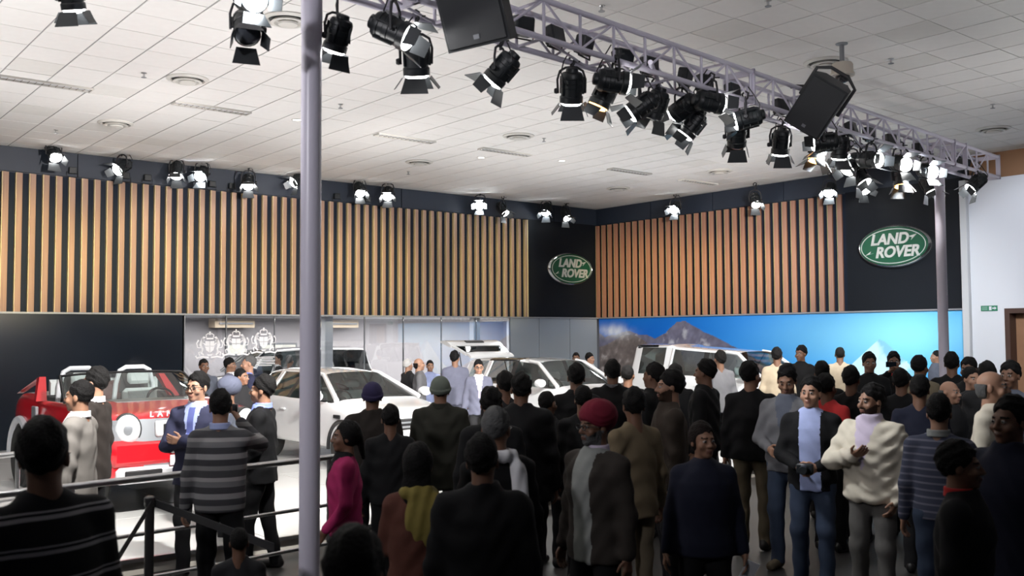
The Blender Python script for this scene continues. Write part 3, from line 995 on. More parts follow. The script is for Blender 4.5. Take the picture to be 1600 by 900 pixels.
# ------------------------------------------------------------------ things on the ceiling
m_vent = mat('vent_white', (0.62, 0.61, 0.58), 0.5)
m_vdark = mat('vent_dark', (0.08, 0.08, 0.08), 0.8)
me_v1 = MB().lathe([(0.27, 0.0), (0.27, -0.012), (0.225, -0.03), (0.205, -0.012), (0.205, 0.0)], 28).mesh('outer_ring', [m_vent], 40)
me_v2 = MB().lathe([(0.165, -0.02), (0.185, -0.045), (0.15, -0.05), (0.12, -0.01)], 24).mesh('middle_cone', [m_vent], 40)
me_v3 = MB().lathe([(0.02, -0.075), (0.10, -0.065), (0.11, -0.05), (0.07, -0.02), (0.03, -0.01)], 20).mesh('centre_cone', [m_vent], 40)
me_v4 = MB().lathe([(0.0005, -0.002), (0.21, -0.002), (0.21, 0.0), (0.0005, 0.0)], 20).mesh('duct_throat', [m_vdark])
VENTS = [(293, 123, 'above the left slats, nearer of the left two'), (181, 192, 'at far left, close to the wall band'), (810, 212, 'in the middle of the bright ceiling'),
         (655, 253, 'above the wall lamps right of the near pole'), (450, 30, 'cut by the near pole at the top'), (1290, 97, 'behind the dome camera'),
         (1552, 201, 'at the right edge near the brown wall'), (1124, 267, 'above the red-brown slats'), (966, 294, 'nearest the far corner of the hall')]
for px, py, w in VENTS:
    p = on_z(px, py, ZC)
    e = empty('ceiling_vent', (p[0], p[1], ZC - 0.001), 0, 'round white ceiling air vent ' + w, 'vent')
    for n_, m_ in (('outer_ring', me_v1), ('middle_cone', me_v2), ('centre_cone', me_v3), ('duct_throat', me_v4)):
        link(n_, m_, e)
# recessed fluorescent strips, unlit, with bright louvres
m_louvre = mat('louvre_metal', (0.75, 0.75, 0.75), 0.2, 0.9)
me_lv = MB().box((-0.003, -0.075, -0.028), (0.003, 0.075, -0.006)).mesh('louvre', [m_louvre])
me_lf = MB().box((-0.58, -0.095, -0.03), (0.58, -0.078, -0.002)).box((-0.58, 0.078, -0.03), (0.58, 0.095, -0.002)).box((-0.58, -0.078, -0.03), (-0.565, 0.078, -0.002)).box((0.565, -0.078, -0.03), (0.58, 0.078, -0.002)).mesh('frame', [m_vent])
me_lt = MB().tube([(-0.55, 0, -0.012), (0.55, 0, -0.012)], 0.008, 8).mesh('tube', [m_white])
for (a, b), w in zip((((3, 118), (138, 140)), ((272, 159), (388, 176)), ((587, 209), (678, 221)), ((745, 231), (833, 242)), ((952, 262), (1015, 272)), ((1066, 279), (1116, 288))),
                     ('at the far left edge', 'left of the near pole', 'right of the near pole', 'below the central round vent', 'above the corner of the hall', 'above the red-brown slats')):
    p = (on_z(*a, ZC) + on_z(*b, ZC)) / 2
    e = empty('strip_light', (p[0], p[1], ZC), 0, 'narrow recessed strip light with metal louvres ' + w, 'light')
    link('frame', me_lf, e), link('tube', me_lt, e)
    for k in range(14):
        link('louvre', me_lv, e, Matrix.Translation((-0.56 + k * 1.12 / 13, 0, 0)))
me_s1 = MB().lathe([(0.035, 0), (0.035, -0.006), (0.012, -0.012), (0.012, -0.05)], 12).mesh('stem', [m_steel], 40)
me_s2 = MB().lathe([(0.035, -0.062), (0.035, -0.058), (0.008, -0.05)], 10).mesh('deflector', [m_frame], 40)
for px, py, w in ((225, 114, 'left of the first round vent'), (88, 203, 'over the first wall lamp'), (532, 163, 'right of the near pole'), (638, 268, 'under the vent near the wall lamps'),
                  (850, 216, 'beside the central round vent'), (1392, 92, 'right of the dome camera'), (1551, 163, 'above the vent at the right edge'), (1200, 1, 'at the top edge right of centre'), (940, 9, 'above the truss')):
    p = on_z(px, py, ZC)
    e = empty('sprinkler', (p[0], p[1], ZC), 0, 'small ceiling sprinkler head ' + w, 'sprinkler')
    link('stem', me_s1, e), link('deflector', me_s2, e)
m_dl = mat('downlight_lit', (0.9, 0.9, 0.9), 0.3, emit=((1, 0.98, 0.94), 3))
me_d1 = MB().lathe([(0.085, 0), (0.085, -0.008), (0.065, -0.008), (0.065, 0)], 18).mesh('trim_ring', [m_vent])
me_d2 = MB().lathe([(0.0005, -0.004), (0.065, -0.004), (0.065, 0), (0.0005, 0)], 18).mesh('diffuser', [m_dl])
for px, py, w in ((464, 187, 'half hidden left of the near pole'), (878, 251, 'right of the louvred strip lights'), (752, 246, 'below the central strip light')):
    p = on_z(px, py, ZC)
    e = empty('downlight', (p[0], p[1], ZC), 0, 'small round lit ceiling downlight ' + w, 'light')
    link('trim_ring', me_d1, e), link('diffuser', me_d2, e)
# dome camera on its stem
p = on_z(1315, 68, ZC)
e = empty('dome_camera', (p[0], p[1], ZC), 0, 'beige security dome camera hanging on a grey stem from the ceiling', 'camera')
MB().lathe([(0.07, 0), (0.07, -0.012), (0.028, -0.02), (0.028, -0.24)], 14).obj('stem', [m_frame], e, 40)
MB().lathe([(0.05, -0.22), (0.11, -0.235), (0.125, -0.26), (0.125, -0.34), (0.14, -0.36), (0.14, -0.385), (0.10, -0.39)], 22).obj('housing', [mat('camera_beige', (0.55, 0.50, 0.43), 0.5)], e, 40)
MB().lathe([(0.085, -0.385), (0.082, -0.42), (0.06, -0.455), (0.02, -0.47), (0.0005, -0.471)], 18).obj('dome_glass', [mat('dome_dark', (0.02, 0.02, 0.022), 0.08, spec=0.8)], e, 60)

# ------------------------------------------------------------------ oval signs
m_green = mat('sign_green', (0.010, 0.085, 0.045), 0.3, spec=0.6)
m_chrome = mat('sign_chrome', (0.80, 0.80, 0.80), 0.16, 1.0)
m_silver = mat('sign_silver', (0.72, 0.72, 0.70), 0.35, 0.4)


def sign(loc, rz, label, w=1.58, h=0.88, dp=0.16):
    e = empty('oval_sign', loc, rz, label, 'sign')

    def oval(r0x, r0z, y0, r1x, r1z, y1, n=48):
        return [[(rx * math.cos(2 * math.pi * k / n), y, rz_ * math.sin(2 * math.pi * k / n)) for k in range(n)] for rx, rz_, y in ((r0x, r0z, y0), (r1x, r1z, y1))]
    a, b = w / 2, h / 2
    mb = MB()
    n = 48
    rings = []
    for rx, rz_, y in ((a - 0.02, b - 0.02, 0), (a, b, -0.02), (a, b, -dp * 0.55), (a - 0.012, b - 0.012, -dp * 0.8), (a - 0.05, b - 0.045, -dp), (a - 0.065, b - 0.058, -dp + 0.012)):
        rings.append([(rx * math.cos(2 * math.pi * k / n), y, rz_ * math.sin(2 * math.pi * k / n)) for k in range(n)])
    mb.loft(rings, 0, True).obj('chrome_rim', [m_chrome], e, 40)
    mb = MB().loft(oval(a - 0.064, b - 0.057, -dp + 0.02, a - 0.066, b - 0.059, -dp - 0.004), 0, True)
    mb.obj('green_face', [m_green], e, 40)
    mb = MB()
    v, f = [], []
    for k in range(n):
        c, s = math.cos(2 * math.pi * k / n), math.sin(2 * math.pi * k / n)
        for q, y in ((0.0, -dp - 0.004), (0.0, -dp - 0.012), (0.016, -dp - 0.012), (0.016, -dp - 0.004)):
            v.append(((a - 0.098 - q) * c, y, (b - 0.088 - q) * s))
    for k in range(n):
        j = (k + 1) % n
        for q in range(4):
            f.append((4 * k + q, 4 * j + q, 4 * j + (q + 1) % 4, 4 * k + (q + 1) % 4))
    mb.add(v, f).obj('inner_ring', [m_silver], e, 40)
    R90 = Matrix.Rotation(math.pi / 2, 4, 'X')
    text_obj('letter', 'LAND', 0.30, 0.010, m_silver, e, Matrix.Translation((-0.07, -dp - 0.014, 0.135)) @ R90, 0.22, 0.010, 1.0)
    text_obj('letter', 'ROVER', 0.30, 0.010, m_silver, e, Matrix.Translation((0.09, -dp - 0.014, -0.125)) @ R90, 0.22, 0.010, 0.98)
    for cx, cz in ((0.42, 0.155), (-0.50, -0.145)):
        sgn = 1 if cx > 0 else -1
        MB().prism([(cx - sgn * 0.09, cz - sgn * 0.005 + 0.02), (cx + sgn * 0.09, cz + sgn * 0.03 + 0.02), (cx - sgn * 0.03, cz - sgn * 0.065), (cx - sgn * 0.005, cz - sgn * 0.012)][::sgn], -dp - 0.02, -dp - 0.004).obj('dash_mark', [m_silver], e)
    return e


sign((17.14, YW - 0.036, 3.83), 0, 'oval green company sign on the black panel by the hall corner')
sign((XW - 0.036, 10.07, 3.84), -math.pi / 2, 'oval green company sign on the right wall, partly behind the slim pole')
# green exit sign on the white wall
e = empty('exit_sign', (XW - 0.052, 8.27, 2.55), -math.pi / 2, 'small green exit sign with white arrow on the white wall', 'sign')
MB().box((-0.15, -0.012, -0.05), (0.15, 0, 0.05)).obj('plate', [mat('exit_green', (0.03, 0.22, 0.12), 0.5)], e)
mb = MB().prism([(0.06, -0.012), (0.10, -0.012), (0.10, -0.03), (0.135, 0), (0.10, 0.03), (0.10, 0.012), (0.06, 0.012)], -0.016, -0.012)
mb.box((0.0, -0.016, -0.035), (0.045, -0.012, 0.035))
mb.obj('arrow', [m_white], e)
mb = MB()
for k in range(3):
    mb.box((-0.13, -0.014, -0.03 + k * 0.024), (-0.03, -0.012, -0.018 + k * 0.024))
mb.obj('print_lines', [mat('sign_print', (0.3, 0.5, 0.4), 0.5)], e)

# ------------------------------------------------------------------ hand rails and belt post
rail = empty('hand_rail', (0, 0, 0), 0, 'steel hand rail with three bars running along the stage at left', 'railing')
q0, q1 = on_z(-260, 802, 1.02), on_z(560, 709.5, 1.02)
dq = (q1 - q0) / np.linalg.norm(q1 - q0)
for z, r in ((1.02, 0.026), (0.60, 0.016), (0.26, 0.016)):
    rod('bar', (q0[0], q0[1], z), (q1[0], q1[1], z), r, m_steel, rail, 14)
for t in (0.08, 0.36, 0.64, 0.92):
    p = q0 + (q1 - q0) * t
    ps = rod('post', (p[0], p[1], 0.0), (p[0], p[1], 1.01), 0.022, m_steel, rail, 14)
rail2 = empty('hand_rail', (0, 0, 0), 0, 'short steel hand rail at the left edge behind the red car wheel', 'railing')
a, b = on_z(-90, 722, 1.02), on_z(28, 709, 1.02)
rod('bar', a, b, 0.026, m_steel, rail2, 12)
rod('bar', (*a[:2], 0.6), (*b[:2], 0.6), 0.016, m_steel, rail2, 12)
for p in (a, b):
    rod('post', (p[0], p[1], STAGE if p[1] > 8.8 else 0), tuple(p), 0.022, m_steel, rail2, 12)
p = at(234, 775, 6.5)
e = empty('belt_post', (p[0], p[1], 0), 0, 'dark belt barrier post standing in front of the hand rail', 'barrier post')
MB().lathe([(0.17, 0), (0.17, 0.015), (0.05, 0.04), (0.031, 0.05), (0.031, p[2] - 0.07), (0.036, p[2] - 0.065), (0.036, p[2] - 0.01), (0.025, p[2])], 18).obj('shaft', [mat('post_dark', (0.10, 0.10, 0.10), 0.3, 0.8)], e, 40)
b = at(428, 856, 5.6) - np.array([p[0], p[1], 0])
mb = MB()
for aa, bb in (((0.03, 0, p[2] - 0.05), tuple(b)), ((0.0, -0.03, p[2] - 0.05), (-0.9, -1.6, p[2] - 0.35))):
    mb.loft([[(aa[0], aa[1], aa[2] - 0.025), (aa[0] + 0.004, aa[1] + 0.004, aa[2] - 0.025), (aa[0] + 0.004, aa[1] + 0.004, aa[2] + 0.025), (aa[0], aa[1], aa[2] + 0.025)],
             [(bb[0], bb[1], bb[2] - 0.025), (bb[0] + 0.004, bb[1] + 0.004, bb[2] - 0.025), (bb[0] + 0.004, bb[1] + 0.004, bb[2] + 0.025), (bb[0], bb[1], bb[2] + 0.025)]])
mb.obj('belt', [mat('belt_black', (0.012, 0.012, 0.014), 0.7)], e)
# ------------------------------------------------------------------ people: bodies grown from smooth distance fields
def s_cap(P, a, b, ra, rb):
    a, b = np.asarray(a, float), np.asarray(b, float)
    d = b - a
    t = np.clip(((P - a) @ d) / max(d @ d, 1e-9), 0, 1)
    return np.linalg.norm(P - a - t[:, None] * d, axis=1) - (ra + (rb - ra) * t)


def s_ell(P, c, r):
    q = (P - np.asarray(c, float)) / np.asarray(r, float)
    k0 = np.linalg.norm(q, axis=1)
    k1 = np.linalg.norm(q / np.asarray(r, float), axis=1)
    return k0 * (k0 - 1) / np.maximum(k1, 1e-6)


def smin(a, b, k):
    h = np.clip(0.5 + 0.5 * (b - a) / k, 0, 1)
    return b + (a - b) * h - k * h * (1 - h)


def smax(a, b, k):
    return -smin(-a, -b, k)


def snet(f, lo, hi, v):
    """surface nets: quads on the zero level of f"""
    n = np.maximum(np.ceil((np.asarray(hi) - lo) / v).astype(int) + 1, 4)
    ax = [lo[i] + v * np.arange(n[i]) for i in range(3)]
    G = np.stack(np.meshgrid(*ax, indexing='ij'), -1)
    D = f(G.reshape(-1, 3)).reshape(n)
    D[0], D[-1], D[:, 0], D[:, -1], D[:, :, 0], D[:, :, -1] = 1, 1, 1, 1, 1, 1
    s = D < 0
    cell = np.zeros(n - 1, int)
    for i in (0, 1):
        for j in (0, 1):
            for k in (0, 1):
                cell += s[i:n[0] - 1 + i, j:n[1] - 1 + j, k:n[2] - 1 + k]
    act = (cell > 0) & (cell < 8)
    idx = np.full(n - 1, -1)
    I = np.argwhere(act)
    idx[act] = np.arange(len(I))
    acc = np.zeros((len(I), 3))
    cnt = np.zeros(len(I))
    for axis in range(3):
        o = [a for a in range(3) if a != axis]
        for p in (0, 1):
            for q in (0, 1):
                A = I.copy()
                A[:, o[0]] += p
                A[:, o[1]] += q
                Bx = A.copy()
                Bx[:, axis] += 1
                da, db = D[tuple(A.T)], D[tuple(Bx.T)]
                c = (da < 0) != (db < 0)
                t = da[c] / (da[c] - db[c])
                pt = A[c].astype(float)
                pt[:, axis] += t
                acc[c] += pt
                cnt[c] += 1
    V = np.asarray(lo) + v * acc / cnt[:, None]
    Q = []
    for axis in range(3):
        o = [(axis + 1) % 3, (axis + 2) % 3]
        sl0 = [slice(None)] * 3
        sl1 = [slice(None)] * 3
        sl0[axis], sl1[axis] = slice(0, -1), slice(1, None)
        ch = s[tuple(sl0)] != s[tuple(sl1)]
        E = np.argwhere(ch)
        E = E[(E[:, o[0]] > 0) & (E[:, o[1]] > 0) & (E[:, o[0]] < n[o[0]] - 1) & (E[:, o[1]] < n[o[1]] - 1)]
        if len(E) == 0:
            continue
        c = []
        for p, q in ((1, 1), (0, 1), (0, 0), (1, 0)):
            A = E.copy()
            A[:, o[0]] -= p
            A[:, o[1]] -= q
            c.append(idx[tuple(A.T)])
        quad = np.stack(c, 1)
        flip = ~s[tuple(E.T)]
        quad[flip] = quad[flip][:, ::-1]
        Q.append(quad)
    return V, np.concatenate(Q) if Q else np.zeros((0, 4), int)


def quads_mesh(name, V, Q, mats, mi=None):
    me = bpy.data.meshes.new(name)
    nv, nq = len(V), len(Q)
    me.vertices.add(nv)
    me.vertices.foreach_set('co', np.ascontiguousarray(V, np.float32).ravel())
    me.loops.add(nq * 4)
    me.loops.foreach_set('vertex_index', np.ascontiguousarray(Q, np.int32).ravel())
    me.polygons.add(nq)
    me.polygons.foreach_set('loop_start', np.arange(nq, dtype=np.int32) * 4)
    me.polygons.foreach_set('use_smooth', np.ones(nq, bool))
    for m in mats:
        me.materials.append(m)
    if mi is not None:
        me.polygons.foreach_set('material_index', np.asarray(mi, np.int32))
    me.update(calc_edges=True)
    me.validate()
    return me


def rotz(a):
    c, s = math.cos(a), math.sin(a)
    return np.array([[c, -s, 0], [s, c, 0], [0, 0, 1]])


def rotx(a):
    c, s = math.cos(a), math.sin(a)
    return np.array([[1, 0, 0], [0, c, -s], [0, s, c]])


def roty(a):
    c, s = math.cos(a), math.sin(a)
    return np.array([[c, 0, s], [0, 1, 0], [-s, 0, c]])


SKIN = {'tan': mat('skin_tan', (0.27, 0.142, 0.088), 0.55), 'brown': mat('skin_brown', (0.16, 0.078, 0.046), 0.55), 'fair': mat('skin_fair', (0.40, 0.22, 0.145), 0.55), 'dusk': mat('skin_dusk', (0.12, 0.06, 0.038), 0.5)}
LIPS = {'tan': mat('lips_tan', (0.20, 0.088, 0.062), 0.45), 'brown': mat('lips_brown', (0.115, 0.050, 0.034), 0.45), 'fair': mat('lips_fair', (0.30, 0.135, 0.10), 0.45), 'dusk': mat('lips_dusk', (0.09, 0.04, 0.03), 0.45)}
HAIR = {'black': mat('hair_black', (0.006, 0.0055, 0.0055), 0.75, spec=0.18, bump=0.9, nscale=90), 'dark': mat('hair_dark_brown', (0.012, 0.008, 0.007), 0.75, spec=0.18, bump=0.9, nscale=90), 'grey': mat('hair_grey', (0.10, 0.10, 0.10), 0.8, spec=0.2, bump=0.9, nscale=90), 'stubble': mat('hair_stubble', (0.040, 0.024, 0.017), 0.8, spec=0.15), 'white': mat('hair_white', (0.62, 0.61, 0.6), 0.7, bump=0.6, nscale=60)}
m_eye = mat('eye_white', (0.36, 0.34, 0.32), 0.3)
m_iris = mat('eye_iris', (0.02, 0.012, 0.01), 0.2)
m_sole = mat('shoe_black', (0.012, 0.011, 0.011), 0.35)
m_spec = mat('glasses_frame', (0.01, 0.01, 0.01), 0.3)
CLOTH = {}


def cloth(name, col, rough=0.85):
    if name not in CLOTH:
        CLOTH[name] = mat('cloth_' + name, col, rough, spec=0.25, noise=0.12, nscale=14, bump=0.25)
    return CLOTH[name]


def striped(name, cols, period, seed=0):
    """knitted stripes stacked up the body"""
    if name in CLOTH:
        return CLOTH[name]
    m = mat('cloth_' + name, cols[0][1], 0.9, spec=0.2)
    nt = m.node_tree
    tc = nt.nodes.new('ShaderNodeTexCoord')
    sp = nt.nodes.new('ShaderNodeSeparateXYZ')
    dv = nt.nodes.new('ShaderNodeMath')
    dv.operation = 'DIVIDE'
    dv.inputs[1].default_value = period
    fr = nt.nodes.new('ShaderNodeMath')
    fr.operation = 'FRACT'
    rp = nt.nodes.new('ShaderNodeValToRGB')
    rp.color_ramp.interpolation = 'CONSTANT'
    el = rp.color_ramp.elements
    el[0].position, el[0].color = cols[0][0], (*cols[0][1], 1)
    el[1].position, el[1].color = cols[1][0], (*cols[1][1], 1)
    for p, c in cols[2:]:
        e_ = el.new(p)
        e_.color = (*c, 1)
    nt.links.new(tc.outputs['Object'], sp.inputs[0])
    nt.links.new(sp.outputs['Z'], dv.inputs[0])
    nt.links.new(dv.outputs[0], fr.inputs[0])
    nt.links.new(fr.outputs[0], rp.inputs[0])
    nt.links.new(rp.outputs[0], nt.nodes['Principled BSDF'].inputs['Base Color'])
    CLOTH[name] = m
    return m


def ik(a, t, l1, l2, hint):
    """elbow between shoulder a and target t"""
    a, t = np.asarray(a, float), np.asarray(t, float)
    d = t - a
    L = np.linalg.norm(d)
    if L > (l1 + l2) * 0.995:
        t = a + d / L * (l1 + l2) * 0.995
        d = t - a
        L = np.linalg.norm(d)
    u = d / L
    x = (l1 * l1 - l2 * l2 + L * L) / (2 * L)
    h = math.sqrt(max(l1 * l1 - x * x, 0))
    n = np.asarray(hint, float) - (np.asarray(hint, float) @ u) * u
    n /= np.linalg.norm(n) + 1e-9
    return a + u * x + n * h, t


ARMS = {  # wrist target (side, front -y, height) for the left arm at side +x, elbow hint; metres for a 1.75 m figure
    'down': ((0.27, -0.02, 0.86), (0.3, 1, 0)), 'fwd': ((0.20, -0.16, 0.92), (0.5, 1, 0)), 'front': ((0.08, -0.26, 1.06), (0.8, 0.6, -0.4)),
    'crossed': ((-0.03, -0.20, 1.19), (1.0, 0.1, -0.5)), 'raise': ((0.12, -0.24, 1.60), (0.7, -0.3, -0.8)), 'camera': ((0.09, -0.30, 1.50), (0.8, 0, -0.8)),
    'hip': ((0.20, -0.04, 1.00), (1, 0.7, 0.1)), 'pocket': ((0.215, -0.07, 0.90), (0.8, 0.9, 0)), 'chest': ((0.04, -0.25, 1.24), (0.9, 0.1, -0.6)), 'rail': ((0.26, -0.26, 0.96), (0.5, 1, -0.2)),
    'back': ((0.06, 0.17, 0.95), (1, 0.6, 0)), 'shoulder': ((0.16, -0.42, 1.30), (0.6, 0, -0.8)),
}


def hand_sdf(P, w, d, nrm, side, curl):
    """palm, four unequal fingers with two bends and a thumb leaving the side of the palm"""
    d = d / np.linalg.norm(d)
    nrm = nrm - (nrm @ d) * d
    nrm /= np.linalg.norm(nrm) + 1e-9
    s = np.cross(d, nrm) * side
    f = s_cap(P, w - d * 0.02, w + d * 0.02, 0.024, 0.026)
    for k in (-1, -0.33, 0.33, 1):
        f = smin(f, s_cap(P, w + d * 0.015 + s * 0.016 * k, w + d * 0.088 + s * 0.027 * k, 0.014, 0.0125), 0.012)
    for k, L in ((-1, 0.060), (-0.33, 0.072), (0.33, 0.078), (1, 0.070)):
        a = w + d * 0.088 + s * 0.028 * k
        c1, c2 = curl * 0.7, curl * 1.5
        b = a + (d * math.cos(c1) + nrm * math.sin(c1) + s * 0.07 * k) * L * 0.52
        e = b + (d * math.cos(c2) + nrm * math.sin(c2)) * L * 0.48
        f = smin(f, np.minimum(s_cap(P, a, b, 0.0100, 0.0092), s_cap(P, b, e, 0.0092, 0.0075)), 0.004)
    a = w + d * 0.03 + s * 0.026
    b = a + (d * 0.7 + s * 0.75 + nrm * 0.3) * 0.042
    e = b + (d * 0.95 + s * 0.2 + nrm * 0.45) * 0.032
    f = smin(f, np.minimum(s_cap(P, a, b, 0.0125, 0.0105), s_cap(P, b, e, 0.0105, 0.008)), 0.008)
    return f


NPERSON = [0]


def person(label, foot, front, height, top='dark', bottom='black', skin='tan', hair='black', style='short', arms=('down', 'down'), turn=0.0, nod=0.0, lean=0.0, twist=0.0,
           female=False, fit='jacket', shirt=None, tie=None, beard=None, glasses=False, build=1.0, q=0.02, step=0.0, collar=None, hat=None, scarf=None, skirt=False, group='visitors at the motor show stand', shoes=None, curl=0.6, tuck=0.0):
    """one figure: foot = ground point, front = world direction faced; all pieces share the figure's own frame (front -y)"""
    NPERSON[0] += 1
    rng = np.random.default_rng(NPERSON[0])
    rz = math.atan2(front[1], front[0]) + math.pi / 2
    e = empty('person', foot, rz, label, 'person', group)
    sc = height / 1.75
    e.scale = (sc,) * 3
    bw = build * (0.90 if female else 1.0)
    sway = lambda z: -math.tan(lean) * np.maximum(np.asarray(z) - 0.92, 0)      # forward lean moves the trunk towards -y
    shx = 0.174 * (0.88 if female else 1.0) * (0.6 + 0.4 * build)
    shz = 1.395
    hy = sway(1.62)
    # ---- arms
    A = []
    for side, key in ((1, arms[0]), (-1, arms[1])):
        t, hint = ARMS[key] if isinstance(key, str) else key
        a = np.array([side * shx, sway(shz) + 0.01, shz])
        hx = np.array([hint[0] * side, hint[1], hint[2]])
        tt = np.array([t[0] * side, t[1] + float(sway(t[2])) * 0.8, t[2]])
        el, wr = ik(a, tt, 0.285, 0.255, hx)
        A.append((side, a, el, wr, key))
    # ---- legs
    Lg = []
    for side in (1, -1):
        st = step * side
        hip = np.array([side * 0.092, 0.0, 0.90])
        ank = np.array([side * (0.105 if not female else 0.085), -st * 0.5, 0.085])
        kn = (hip + ank) / 2 + np.array([side * 0.008, -0.03 - 0.03 * abs(step), 0.03])
        Lg.append((side, hip, kn, ank))
    Rt = rotz(twist)

    # ---- torso section table (z, rx, ry)
    if fit == 'suit':
        sec = [(0.80, 0.205, 0.135), (0.95, 0.195, 0.135), (1.06, 0.178, 0.125), (1.25, 0.20, 0.140), (1.35, 0.196, 0.130), (1.42, 0.155, 0.105), (1.465, 0.095, 0.085), (1.51, 0.06, 0.065)]
    elif fit == 'coat':
        sec = [(0.74, 0.225, 0.155), (0.95, 0.215, 0.150), (1.08, 0.205, 0.145), (1.26, 0.225, 0.158), (1.35, 0.212, 0.145), (1.42, 0.168, 0.115), (1.47, 0.105, 0.095), (1.53, 0.072, 0.08)]
    elif fit == 'puffy':
        sec = [(0.86, 0.195, 0.14), (0.90, 0.225, 0.165), (1.06, 0.215, 0.160), (1.26, 0.235, 0.172), (1.35, 0.22, 0.155), (1.42, 0.175, 0.12), (1.475, 0.11, 0.10), (1.54, 0.08, 0.085)]
    elif fit == 'shirt':
        sec = [(0.88, 0.178, 0.120), (0.97, 0.176, 0.120), (1.06, 0.168, 0.116), (1.25, 0.188, 0.128), (1.35, 0.182, 0.118), (1.42, 0.145, 0.098), (1.46, 0.09, 0.08), (1.50, 0.058, 0.06)]
    else:  # jacket, sweater
        sec = [(0.84, 0.188, 0.130), (0.93, 0.198, 0.138), (1.06, 0.192, 0.134), (1.25, 0.205, 0.145), (1.35, 0.197, 0.133), (1.42, 0.157, 0.108), (1.468, 0.097, 0.088), (1.515, 0.065, 0.07)]
    sec = np.array(sec)
    if female:
        sec[:, 1] *= np.interp(sec[:, 0], [0.8, 1.05, 1.3, 1.5], [1.04, 0.92, 0.90, 0.9])
    sec[:, 1:] *= build ** 0.7
    z0 = sec[0, 0]
    arm_r = {'puffy': (0.082, 0.068, 0.056), 'coat': (0.074, 0.062, 0.052), 'suit': (0.066, 0.057, 0.046), 'shirt': (0.058, 0.048, 0.039)}.get(fit, (0.066, 0.056, 0.044))
    am = (0.87 if female else 1.0) * build ** 0.5

    def torso(P, g=0.0):
        z = P[:, 2]
        rx = np.interp(z, sec[:, 0], sec[:, 1]) - g
        ry = np.interp(z, sec[:, 0], sec[:, 2]) - g
        x, y = P[:, 0], P[:, 1] - sway(z) + 0.012 * np.clip((z - 1.0) / 0.3, 0, 1)
        r = np.sqrt((x / rx) ** 2 + (y / ry) ** 2)
        d = (r - 1) * np.minimum(rx, ry)
        d = np.where(d > 0.06, d * 0.8, d)
        return smax(smax(d, (z0 - z), 0.01), z - sec[-1, 0], 0.01)

    def garment(P):
        f = torso(P)
        for side, a, el, wr, key in A:
            arm = s_cap(P, a, el, arm_r[0] * am, arm_r[1] * am)
            wr2 = wr + (el - wr) / np.linalg.norm(el - wr) * 0.01
            arm = smin(arm, s_cap(P, el, wr2, arm_r[1] * am, arm_r[2] * am), 0.03)
            f = smin(f, arm, 0.04)
            f = smin(f, s_cap(P, (side * 0.045, sway(1.46) + 0.012, 1.452), a + [side * -0.01, 0, 0.004], 0.050, arm_r[0] * am * 0.96), 0.04)
        if fit in ('jacket', 'puffy', 'coat', 'suit'):      # cloth folds
            k = 0.006 if fit != 'puffy' else 0.010
            f = f + k * np.sin(P[:, 2] * (38 if fit != 'puffy' else 60) + 6 * np.sin(P[:, 0] * 9 + NPERSON[0])) * np.sin(P[:, 0] * 14 + P[:, 1] * 17 + NPERSON[0])
        return f
    pts = np.array([p for a in A for p in (a[1], a[2], a[3])])
    lo = np.minimum(pts.min(0) - 0.12, [-0.28, float(sway(1.5)) - 0.22, z0 - 0.05])
    hi = np.maximum(pts.max(0) + 0.12, [0.28, 0.22, 1.58])
    V, Q = snet(garment, lo, hi, q)
    C = V[Q].mean(1)
    tmats = [top if not isinstance(top, str) else CLOTH[top]]
    mi = np.zeros(len(Q), int)
    yfront = C[:, 1] - sway(C[:, 2])
    inarm = np.zeros(len(Q), bool)
    for side, a, el, wr, key in A:
        inarm |= np.minimum(s_cap(C, a, el, 0.085, 0.07), s_cap(C, el, wr, 0.07, 0.065)) < 0
    if shirt:
        tmats.append(CLOTH[shirt])
        v_ = (np.abs(C[:, 0]) < (C[:, 2] - 1.10) * (0.20 if fit == 'suit' else 0.22)) & (yfront < -0.03) & ~(inarm & (C[:, 2] < 1.36))
        mi[v_] = len(tmats) - 1
        mi[(C[:, 2] > 1.478) & (np.abs(C[:, 0]) < 0.095)] = len(tmats) - 1
        if tuck:
            v2 = (np.abs(C[:, 0]) < tuck) & (yfront < -0.05) & ~inarm
            mi[v2] = len(tmats) - 1
    if tie:
        tmats.append(CLOTH[tie])
        v_ = (np.abs(C[:, 0]) < 0.024) & (yfront < -0.03) & (C[:, 2] > 1.10) & (C[:, 2] < 1.47) & ~inarm
        mi[v_] = len(tmats) - 1
    gname = {'suit': 'suit_jacket', 'coat': 'coat', 'puffy': 'padded_jacket', 'shirt': 'shirt', 'sweater': 'sweater'}.get(fit, 'jacket')
    link(gname, quads_mesh(gname, V, Q, tmats, mi), e)
    # ---- trousers or skirt
    def legs(P):
        f = s_ell(P, (0, 0.005, 0.93), (0.168 * bw, 0.118, 0.13))
        for side, hip, kn, ank in Lg:
            l = smin(s_cap(P, hip, kn, 0.096 * build ** .5, 0.070), s_cap(P, kn, ank + [0, 0, -0.03], 0.068, 0.060), 0.04)
            f = smin(f, l, 0.03)
        if skirt:
            z = P[:, 2]
            r = np.interp(z, [0.35, 0.9], [0.24, 0.17])
            f = smin(f, smax(np.sqrt(P[:, 0] ** 2 + (P[:, 1] * 1.25) ** 2) - r, np.maximum(0.35 - z, z - 1.0), 0.02), 0.03)
        f = smax(f, 0.035 - P[:, 2], 0.01)
        return f + 0.004 * np.sin(P[:, 2] * 30 + P[:, 0] * 20)
    V, Q = snet(legs, (-0.28, -0.26 - abs(step), 0.0), (0.28, 0.26 + abs(step), 1.10), q * 1.15)
    link('trousers', quads_mesh('trousers', V, Q, [CLOTH[bottom]]), e)
